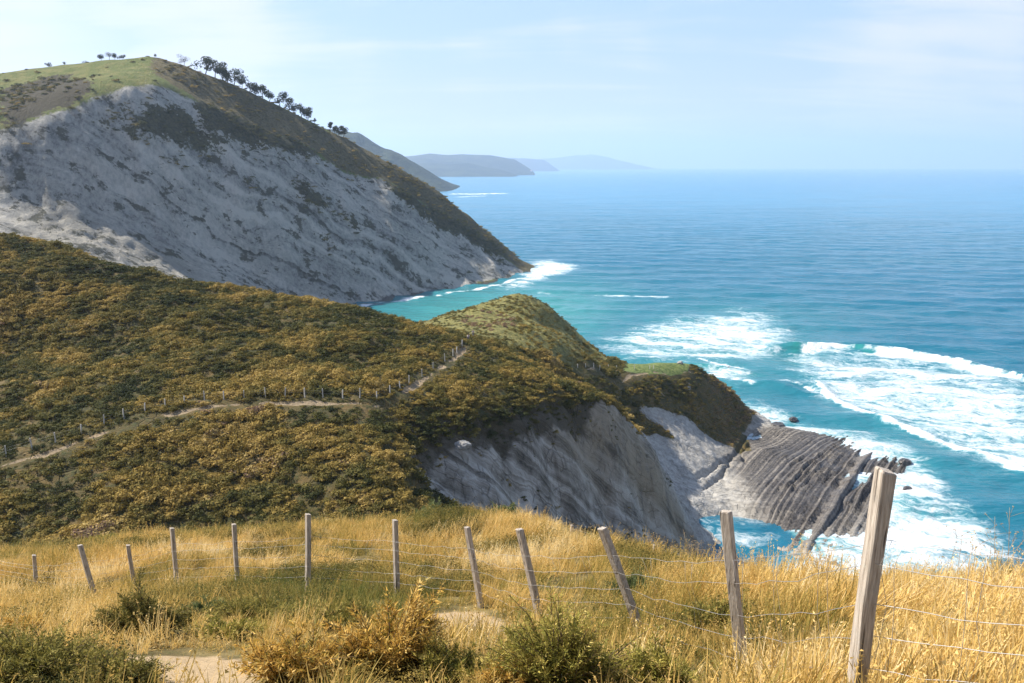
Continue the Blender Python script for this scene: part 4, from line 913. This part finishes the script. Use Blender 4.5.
# ================================================================== gorse, scrub and dry plants in the field
def shrub(name, label, cat, u, v, wpx, hpx, D_, nb, stops, seed, leaf=.016, upright=.5, needles=70, group=None, droop=0.0, sparse=1.0, lift=0.0):
    """stems rise from one base and fan out; each carries a sleeve of spines"""
    r = np.random.default_rng(seed); x, y = P(u, v, D_)[:2]; gz_ = float(ground(x, y)) if lift == 0 else lift
    R_ = wpx*D_/F/2; Hh = hpx*D_/F*1.05; root = (x, y, gz_)
    f = empty(name, root); tag(f, label, cat, group)
    st = MB(); V = []; C = []
    for k in range(nb):
        a = r.uniform(0, 6.283); q_ = math.sqrt(r.uniform(0, 1)); ex, ey = R_*q_*math.cos(a), R_*.8*q_*math.sin(a); ez = Hh*math.sqrt(max(0, 1-.75*q_*q_))*r.uniform(.5, 1.08)*(.82+.62*float(fbm(np.array([ex/R_*1.7+seed]), np.array([ey/R_*1.7]), 2, seed)[0])); big_ = r.uniform() < .12; ex *= 1.22 if big_ else 1; ez *= 1.22 if big_ else 1
        bx, by = ex*.25*r.uniform(.3, 1.6), ey*.25*r.uniform(.3, 1.6); gzz = float(ground(x+ex, y+ey))-gz_ if lift == 0 else 0
        pts = []
        for s_ in np.linspace(0, 1, 6):
            o_ = s_**(1+upright); pts.append((bx+(ex-bx)*o_, by+(ey-by)*o_, ez*(s_-droop*s_**3)+gzz*o_-.03))
        pts = [np.array(p_)+r.normal(0, .018, 3)*(i > 0) for i, p_ in enumerate(pts)]
        st.tube([tuple(p_) for p_ in pts], [.006, .005, .0042, .0034, .0026, .0012], 4, False)
        P_ = np.array(pts); tone = r.uniform(0, 1)
        m = int(needles*sparse); s_ = .22+.78*r.uniform(0, 1, m)**.8; i = np.minimum((s_*5).astype(int), 4); fr = s_*5-i
        c_ = P_[i]*(1-fr)[:, None]+P_[i+1]*fr[:, None]; ax = P_[i+1]-P_[i]; ax /= np.linalg.norm(ax, axis=1)[:, None]+1e-9
        d = r.normal(0, 1, (m, 3)); d -= ax*(d*ax).sum(1)[:, None]*.9; d /= np.linalg.norm(d, axis=1)[:, None]; d = d*.8+ax*.7
        c_ = c_+d*(r.uniform(0, 1, m)[:, None]**2*R_*.07)
        ln_ = leaf*(1.5-.5*s_)[:, None]*r.uniform(.7, 1.6, (m, 1)); sd_ = np.cross(d, r.normal(0, 1, (m, 3))); sd_ /= np.linalg.norm(sd_, axis=1)[:, None]
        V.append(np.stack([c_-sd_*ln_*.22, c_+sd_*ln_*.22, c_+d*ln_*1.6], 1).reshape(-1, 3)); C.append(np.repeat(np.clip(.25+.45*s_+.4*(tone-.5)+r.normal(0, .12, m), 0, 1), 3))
    M_st = bpy.data.materials.get('shrub_stems')
    if M_st is None: M_st = newmat('shrub_stems'); t = NT(M_st); t.out(t.bsdf((.14,.10,.06), .9, None, .1))
    link('stems', st.mesh('stems'), M_st, f)
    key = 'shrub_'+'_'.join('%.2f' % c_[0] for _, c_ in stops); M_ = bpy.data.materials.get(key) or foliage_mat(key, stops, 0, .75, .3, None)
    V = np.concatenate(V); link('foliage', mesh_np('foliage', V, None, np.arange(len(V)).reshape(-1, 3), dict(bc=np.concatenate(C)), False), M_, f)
    return f
GORSE = [(0, (.03,.034,.012)), (.35, (.09,.092,.022)), (.6, (.20,.18,.04)), (.85, (.36,.29,.07)), (1, (.46,.37,.11))]
DARKG = [(0, (.018,.021,.009)), (.35, (.05,.052,.016)), (.6, (.13,.12,.028)), (1, (.34,.27,.075))]  # upper stops lightened to paint the sunlit sprig tips
ORANGE = [(0, (.06,.058,.016)), (.3, (.17,.155,.03)), (.5, (.40,.27,.05)), (.62, (.54,.32,.065)), (.8, (.66,.42,.11)), (1, (.70,.54,.2))]
LIME = [(0, (.05,.055,.014)), (.35, (.15,.15,.03)), (.6, (.30,.27,.055)), (.85, (.48,.38,.09)), (1, (.58,.46,.16))]
HAZEL = [(0, (.035,.05,.02)), (.4, (.085,.11,.04)), (.7, (.15,.18,.065)), (1, (.24,.25,.10))]
shrub('gorse_bush', 'round dark gorse bush with olive crown and bare twigs underneath, above the sandy path', 'bush', 145, 646, 108, 60, 8.2, 330, DARKG, 600, .02, .7, 95)
shrub('gorse_bush', 'dark shaded gorse bush filling the bottom left corner', 'bush', 40, 706, 190, 62, 5.0, 330, GORSE, 601, .014, .5, 95)
shrub('gorse_bush', 'small dark bush spilling onto the left edge of the sandy path', 'bush', 128, 700, 90, 42, 4.9, 170, GORSE, 602, .013, .5, 80)
shrub('bracken_clump', 'tall orange bracken clump with green shadowed side, in the bottom centre', 'bracken', 392, 692, 150, 112, 4.9, 330, ORANGE, 603, .020, .8, 60)
shrub('bracken_clump', 'low spreading orange bracken clump right of the sandy path', 'bracken', 300, 706, 130, 74, 4.6, 250, ORANGE, 604, .018, .7, 60)
shrub('gorse_bush', 'gorse bush with yellow green sprigs between the orange bracken and the fence', 'bush', 458, 708, 110, 66, 4.7, 210, LIME, 605, .015, .9, 80)
shrub('gorse_bush', 'spiky light green gorse bush with long upright sprigs, bottom centre right', 'bush', 560, 714, 170, 100, 4.5, 300, LIME, 606, .015, 1.0, 90)
shrub('gorse_bush', 'low yellow green gorse bush beside the small sandy patch, bottom right of centre', 'bush', 650, 710, 120, 60, 4.6, 240, LIME, 607, .015, .8, 85)
shrub('gorse_bush', 'broad olive green scrub bush below the straight upright posts', 'bush', 262, 622, 130, 34, 10.0, 260, GORSE, 608, .022, .5, 80)
shrub('gorse_bush', 'olive brown bush in front of the tallest upright post', 'bush', 345, 628, 80, 34, 8.6, 170, GORSE, 609, .02, .5, 80)
shrub('gorse_bush', 'small green bush in the gold grass between two leaning posts', 'bush', 636, 594, 76, 26, 13.0, 170, HAZEL, 610, .022, .5, 80)
shrub('gorse_bush', 'dusky bush at the foot of the post that leans hardest', 'bush', 712, 634, 90, 42, 8.2, 200, GORSE, 611, .018, .6, 80)
shrub('gorse_bush', 'round green bush on the brink beside a small grey post', 'bush', 507, 540, 46, 22, 29.0, 150, HAZEL, 612, .05, .5, 70)
shrub('gorse_bush', 'golden brown gorse bush at the very edge above the grey cliff', 'bush', 596, 549, 52, 22, 26.0, 150, LIME, 613, .045, .5, 70)
shrub('gorse_bush', 'wide green bush on the brink left of the grey cliff', 'bush', 432, 532, 76, 20, 31.0, 190, HAZEL, 614, .05, .5, 70)
shrub('gorse_bush', 'small bright green bush alone at the left end of the field', 'bush', 102, 548, 36, 12, 31.0, 90, LIME, 615, .045, .5, 60)
shrub('bracken_clump', 'rust brown bracken clump in front of the sandy patch, left of the leaning posts', 'bracken', 430, 650, 70, 34, 7.4, 140, ORANGE, 620, .022, .7, 55)
shrub('bracken_clump', 'small rust bracken tuft at the left edge of the field below the shortest post', 'bracken', 22, 640, 70, 32, 8.4, 130, ORANGE, 621, .024, .7, 55)
shrub('gorse_bush', 'olive gorse bush between the round dark bush and the orange bracken', 'bush', 232, 640, 84, 30, 8.0, 170, LIME, 622, .02, .6, 75)
shrub('gorse_bush', 'spiky green gorse sprig beside the bottom of the nearest brown post', 'bush', 700, 700, 70, 40, 5.0, 110, GORSE, 623, .016, .9, 80)
shrub('bracken_clump', 'yellow and rust bracken on the right of the bottom orange clump', 'bracken', 508, 712, 90, 60, 4.5, 150, ORANGE, 624, .018, .8, 55)
shrub('gorse_bush', 'grey green low bush right of the round dark bush, behind the olive one', 'bush', 205, 612, 70, 24, 10.5, 150, HAZEL, 625, .022, .5, 75)
def dry_plant(label, u, v, hpx, D_, n, seed, spread):
    r = random.Random(seed); x, y = P(u, v, D_)[:2]; gz_ = float(ground(x, y)); f = empty('dry_weed', (x, y, gz_)); tag(f, label, 'dry plant', None)
    Hh = hpx*D_/F
    M_ = bpy.data.materials.get('dry_stalk')
    if M_ is None: M_ = newmat('dry_stalk'); t = NT(M_); t.out(t.bsdf((.36,.27,.16), .85, None, .1))
    for k in range(n):
        mb = MB(); lx, ly = r.gauss(0, spread)*Hh, r.gauss(0, spread*.6)*Hh; h_ = Hh*r.uniform(.6, 1.1); bx, by = r.gauss(0, .06), r.gauss(0, .06)
        pts = [(bx+lx*s_**1.5, by+ly*s_**1.5, h_*s_-.03) for s_ in (0, .25, .5, .75, 1)]; w0 = .0028+.0004*D_/4
        mb.tube(pts, [w0, w0*.9, w0*.8, w0*.65, w0*.5], 4)
        for j in range(r.randint(4, 8)):                            # side rays with small dry heads
            s_ = r.uniform(.55, 1.0); i = min(int(s_*4), 3); q_ = Vector(pts[i]).lerp(Vector(pts[i+1]), s_*4-i); e_ = q_+Vector((r.gauss(0, .06), r.gauss(0, .05), r.uniform(.03, .10)))*(Hh/.7)
            mb.tube([q_, q_.lerp(e_, .5)+Vector((0, 0, .008)), e_], [w0*.5, w0*.45, w0*.4], 3)
            for m in range(4): mb.tube([e_, e_+Vector((r.gauss(0, .012), r.gauss(0, .012), r.uniform(0, .02)))], [w0*1.1, w0*.5], 3)
        link('stalk', mb.mesh('stalk'), M_, f)
dry_plant('tall thin dry weed with branching stalks against the sea at the right edge', 1000, 580, 110, 8.6, 6, 701, .22)
dry_plant('sparse dry weed with fine stalks left of the right edge weed, before the surf', 955, 580, 66, 9.4, 4, 702, .2)
dry_plant('pair of short dark dead stalks between the two nearest posts', 826, 580, 42, 11.0, 3, 703, .12)
dry_plant('dry weed stalks behind the brown post before the dark cove', 762, 572, 46, 13.5, 6, 704, .18)
dry_plant('wispy dry stalks at the brink below the cliff rib', 690, 560, 40, 18.0, 8, 705, .18)
# ================================================================== trees on the headland crest
SKU = [s_[0] for s_ in SKY]; SKD = [s_[2] for s_ in SKY]; SKV = [s_[1] for s_ in SKY]
TREEC = [(0, (.018,.026,.012)), (.4, (.035,.045,.018)), (.75, (.06,.07,.026)), (1, (.10,.10,.045))]
BAREC = [(0, (.09,.075,.06)), (.5, (.14,.12,.10)), (1, (.20,.18,.15))]
M_bark = newmat('dark_bark'); t = NT(M_bark); t.out(t.bsdf((.05,.04,.03), .9, None, .1))
M_tree = foliage_mat('tree_leaves', TREEC, 0, .8, .15, None); M_bare = foliage_mat('bare_twigs', BAREC, 0, .85, .15, None)
def tree(u, wpx, hpx, label, seed, bare=False, cat='tree', group=None, trunk=.14):
    r = np.random.default_rng(seed); D_ = float(np.interp(u, SKU, SKD)); v = float(np.interp(u, SKU, SKV)); x, y, zz = P(u, v, D_)
    y += 1.0; zz = float(headland(x, y)); hh = hpx*D_/F; ww = wpx*1.15*D_/F/2; f = empty('tree' if cat == 'tree' else 'bush', (x, y, zz)); tag(f, label, cat, group)
    mb = MB(); lean = r.normal(.16, .10); th = hh*trunk
    top = np.array((lean*hh, 0, hh*.62)); mb.tube([(0, 0, -.8), (lean*th*.5, 0, th*.6), tuple(top*np.array((.8, 1, .85)))], [hh*.042, hh*.032, hh*.014], 6)
    nl = int(r.integers(4, 9)); lc = np.stack([r.normal(0, .45, nl)*ww, r.normal(0, .45, nl)*ww, th+(hh-th)*r.uniform(.25, .85, nl)], 1); lc[:, 0] += lean*lc[:, 2]; lr = r.uniform(.5, .8, nl)*min(ww, (hh-th)*.62)
    for c_ in lc: mb.tube([tuple(top*.6), tuple((top*.6+c_)/2+(0, 0, -.1*hh*.3)), tuple(c_)], [hh*.018, hh*.012, hh*.005], 4)
    link('trunk', mb.mesh('trunk'), M_bark, f)
    n_ = 520; k = r.integers(0, nl, n_); d = r.normal(0, 1, (n_, 3)); d /= np.linalg.norm(d, axis=1)[:, None]
    p_ = lc[k]+d*(lr[k]*(1-.5*r.uniform(0, 1, n_)**2))[:, None]*np.array((1.1, 1, .85)); p_[:, 2] = np.clip(p_[:, 2], th*.8, hh*1.08)
    s_ = hh*.045*r.uniform(.6, 1.4, (n_, 1))*(.6 if bare else 1); a = np.cross(d, r.normal(0, 1, (n_, 3))); a /= np.linalg.norm(a, axis=1)[:, None]; b = np.cross(d+r.normal(0, .5, (n_, 3)), a)
    V = np.stack([p_-a*s_-b*s_*.6, p_+a*s_-b*s_*.6, p_+b*s_*1.2], 1).reshape(-1, 3)
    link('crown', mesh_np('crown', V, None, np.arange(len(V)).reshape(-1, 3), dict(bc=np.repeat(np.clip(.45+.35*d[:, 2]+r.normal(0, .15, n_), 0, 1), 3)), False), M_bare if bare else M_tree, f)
ROW = [(205,13,15), (214.5,12,15), (222,10,14), (227,8,11), (233.5,12,14), (241.5,7,9), (249,8,9), (255,9,11), (262,11,12), (269,8,10), (279,10,12), (288.5,9,11), (294.5,7,10), (301,8,11), (307.5,9,12)]
ORD = ['first', 'second', 'third', 'fourth', 'fifth', 'sixth', 'seventh', 'eighth', 'ninth', 'tenth', 'eleventh', 'twelfth', 'thirteenth', 'fourteenth', 'last']
LOOK = ['large round dark', 'tall dark', 'narrow dark', 'small sparse', 'broad dense', 'little round', 'thin', 'mid sized', 'wide bushy', 'low dense', 'tall stemmed', 'open crowned', 'small narrow', 'leaning', 'broad topped']
for k, (u, w_, h_) in enumerate(ROW): tree(u, w_, h_, '%s tree, %s of the long row counted down the headland ridge' % (LOOK[k], ORD[k]), 800+k, group='row of trees down the headland ridge')
tree(314, 3, 5, 'single tiny tree just below the end of the long ridge row', 820, trunk=.25)
for k, (u, w_, h_, lb) in enumerate([(329,4.5,9,'thin stemmed tree, uppermost of the four separate trees low on the ridge'), (334,5,8,'second of the four separate trees low on the ridge'), (338.5,6,9,'bushy tree, third of the four separate trees low on the ridge'), (343,6,10,'tree beside the far wooded headland, lowest of the four on the ridge')]): tree(u, w_, h_, lb, 830+k, group='four trees low on the ridge')
for k, (u, w_, h_, bare, lb) in enumerate([(47,4,5,False,'lone tiny dark tree on the far left of the green hilltop'), (100.5,6,6,False,'leaning dark tree, leftmost of the cluster on the hilltop'), (108.5,5,7,True,'pale bare tree between two dark ones on the hilltop'), (114,5,6,False,'round dark tree right of the pale one on the hilltop'), (121.5,4,5,False,'small low tree at the right end of the hilltop cluster'), (154,3,3,False,'tiny shrub on the very summit of the headland'), (183.5,8,9,True,'pale grey bare tree alone above the start of the ridge row'), (63,3,3,False,'tiny shrub between the lone tree and the hilltop cluster')]): tree(u, w_, h_, lb, 840+k, bare, 'tree', trunk=.14)
# ================================================================== walkers on the path crest
M_skin = newmat('skin'); t = NT(M_skin); t.out(t.bsdf((.48,.30,.22), .6, None, .3))
def cloth(nm, c): m = newmat(nm); t = NT(m); t.out(t.bsdf(c, .85, None, .15)); return m
def walker(loc, face, label, top, legs, hair, stride):
    f = empty('person', loc); f.rotation_euler.z = face; tag(f, label, 'person', 'two walkers on the hill path')
    s_ = stride
    J = [(0,0,.95), (0,0,1.15), (0,.01,1.38), (0,.02,1.50), (0,.04,1.62), (0,.03,1.72), (-.10,0,.90), (-.11,.12*s_,.50), (-.11,.02*s_-.04,.09), (-.11,.16*s_,.04), (.10,0,.90), (.11,-.06*s_,.50), (.11,-.24*s_,.10), (.11,-.10*s_,.04),
         (-.19,0,1.40), (-.24,-.06*s_,1.14), (-.22,.06*s_,.92), (-.22,.09,.84), (.19,0,1.40), (.24,.02*s_,1.14), (.22,.14*s_,.93), (.22,.18,.85)]
    Rd = [.135,.125,.15,.06,.095,.08, .095,.065,.045,.035, .095,.065,.045,.035, .06,.045,.035,.03, .06,.045,.035,.03]
    E_ = [(0,1), (1,2), (2,3), (3,4), (4,5), (0,6), (6,7), (7,8), (8,9), (0,10), (10,11), (11,12), (12,13), (2,14), (14,15), (15,16), (16,17), (2,18), (18,19), (19,20), (20,21)]
    def skin(nm, js, es, k, mat, sub):
        me = bpy.data.meshes.new(nm); ids = {j: i for i, j in enumerate(js)}; me.from_pydata([J[j] for j in js], [(ids[a], ids[b]) for a, b in es], []); o = bpy.data.objects.new(nm, me); COL.objects.link(o)
        md = o.modifiers.new('skin', 'SKIN')
        if not me.skin_vertices: me.attributes.new('skin', 'INT', 'POINT') if False else None
        for i, j in enumerate(js): sv = me.skin_vertices[0].data[i]; sv.radius = (Rd[j]*k, Rd[j]*k*(.75 if j < 3 else 1)); sv.use_root = (i == 0)
        sm = o.modifiers.new('sub', 'SUBSURF'); sm.levels = sub; sm.render_levels = sub
        dg = bpy.context.evaluated_depsgraph_get(); m2 = bpy.data.meshes.new_from_object(o.evaluated_get(dg)); bpy.data.objects.remove(o); m2.name = nm
        m2.materials.clear(); return link(nm, m2, mat, f)
    skin('body', list(range(22)), E_, 1.0, M_skin, 2)
    skin('shirt', [1, 2, 14, 15, 18, 19], [(1,2), (2,14), (14,15), (2,18), (18,19)], 1.16, top, 2)
    skin('trousers', [0, 1, 6, 7, 8, 10, 11, 12], [(0,1), (0,6), (6,7), (7,8), (0,10), (10,11), (11,12)], 1.18, legs, 2)
    mb = MB(); mb.tube([(0, .00, 1.60), (0, .015, 1.70), (0, .02, 1.79), (0, .02, 1.815)], [.085, .102, .075, .02], 10); link('hair', mb.mesh('hair'), hair, f)
M_hair = cloth('dark_hair', (.03,.022,.018)); M_h2 = cloth('grey_hair', (.25,.23,.21))
bpy.context.view_layer.update()
for (u, lb, tp, lg, hr, sd) in [(468.3, 'walker in a white top at the crest of the path, left of the pair', (.80,.80,.82), (.10,.12,.18), M_hair, 1), (473.2, 'walker in a pale grey top at the crest of the path, right of the pair', (.62,.64,.70), (.22,.21,.2), M_h2, -1)]:
    x, y = hit(u, 341.0); walker((x, y, float(land(x, y))-.02), .4, lb, cloth('top', tp), cloth('trousers', lg), hr, sd)
# ================================================================== rocks in the surf, slabs on the cliff, boulder on the terrace
M_wet = newmat('wet_rock'); t = NT(M_wet); oc = t.n('ShaderNodeTexCoord').outputs['Object']; n1 = t.noise(oc, 1.2, 6, .65); t.out(t.bsdf(t.mix(t.rng(n1, .4, .65), (.03,.027,.026), (.12,.105,.09)), .4, t.bump(n1, .9, .4), .5))
M_grey = newmat('pale_rock'); t = NT(M_grey); oc = t.n('ShaderNodeTexCoord').outputs['Object']; n1 = t.noise(oc, 1.5, 6, .65); t.out(t.bsdf(t.mix(t.rng(n1, .4, .65), (.25,.24,.225), (.40,.39,.365)), .85, t.bump(n1, .8, .3), .2))
def boulder(label, loc, size, seed, mat, name='rock', rot=0.0, group=None):
    import bmesh
    bm = bmesh.new(); bmesh.ops.create_icosphere(bm, subdivisions=4, radius=1); r = random.Random(seed); off = r.uniform(0, 90)
    pl_ = [(Vector((r.gauss(0, 1), r.gauss(0, 1), r.gauss(0, .8))).normalized(), r.uniform(.62, .9)) for _ in range(11)]
    for v_ in bm.verts:
        p_ = v_.co.copy()
        for n_, d_ in pl_:
            e_ = p_.dot(n_)-d_
            if e_ > 0: p_ -= n_*e_*.92
        q_ = float(fbm(np.array([p_.x*2.2+off]), np.array([p_.y*2.2+p_.z*1.7]), 4, seed)[0]); v_.co = Vector((p_.x*size[0], p_.y*size[1], p_.z*size[2]))*(1+.16*q_)
    me = bpy.data.meshes.new(name); bm.to_mesh(me); bm.free(); o = link(name, me, mat); o.location = loc; o.rotation_euler = (0, 0, rot); tag(o, label, 'rock', group); return o
GR = 'dark rocks standing in the surf'
for k, (u, v, sx_, sz_, lb) in enumerate([(777,426.5,3.2,1.5,'dark pointed rock in the surf off the upper edge of the rock platform'), (793,420,2.0,.9,'low dark rock awash beyond the pointed one by the platform'), (728,370,2.4,1.3,'dark rock under the breaking wave off the green terrace'), (905,462,2.4,1.0,'dark rock at the seaward tip of the ribbed platform'), (907,490,2.0,.8,'elongated wet rock awash right of the nearest tall post')]):
    x, y = sea_at(u, v); boulder(lb, (x, y, .1), (sx_, sx_*.7, sz_), 900+k, M_wet, 'rock', .6, GR)
x, y = hit(462, 449); boulder('pale grey fallen slab lodged high on the shaded cliff', (x, y, float(land(x, y))+.3), (2.0, 1.0, .7), 920, M_grey, 'rock_slab', .25)
x, y = hit(680, 364); boulder('small grey boulder on the seaward end of the green terrace', (x, y, float(land(x, y))+.3), (1.0, .7, .7), 921, M_grey, 'boulder')
# ================================================================== houses on the far coast, a pixel or two each
M_white = cloth('whitewash', (.8,.8,.78)); M_roof = cloth('clay_roof', (.35,.16,.10))
for k, (u, v) in enumerate([(531,171.5), (534,170), (537,172.5), (470,160), (447,166), (497,177)]):
    G, Z = FAR[1]; best = None
    D_ = 7300.0
    Ds = np.arange(6500, 8300, 10.0); x, y, zz = P(u, v, Ds); hgt_ = G.look(Z, x, y); kk = np.nonzero((zz <= hgt_) & (x < G.X[0, -1]))[0]
    if not len(kk): continue
    i = kk[0]; X0 = (x[i], y[i], hgt_[i]); s_ = 11.0
    f = empty('house', X0); tag(f, 'tiny white house on the hazy coast hills far across the water', 'house', 'white houses on the far coast')
    mb = MB(); mb.add([(a*s_, b*s_*.7, c_*s_*1.1-3) for c_ in (0, 1) for a, b in ((-1,-1), (1,-1), (1,1), (-1,1))], [(0,1,5,4), (1,2,6,5), (2,3,7,6), (3,0,4,7)]); link('wall', mb.mesh('wall', False), M_white, f)
    h0 = s_*1.1-3; mb = MB(); mb.add([(-1.1*s_, -.8*s_, h0+.02), (1.1*s_, -.8*s_, h0+.02), (1.1*s_, .8*s_, h0+.02), (-1.1*s_, .8*s_, h0+.02), (-1.1*s_, 0, h0+5), (1.1*s_, 0, h0+5)], [(0,1,5,4), (2,3,4,5), (3,2,1,0)], [(1,2,5), (3,0,4)]); link('roof', mb.mesh('roof', False), M_roof, f)
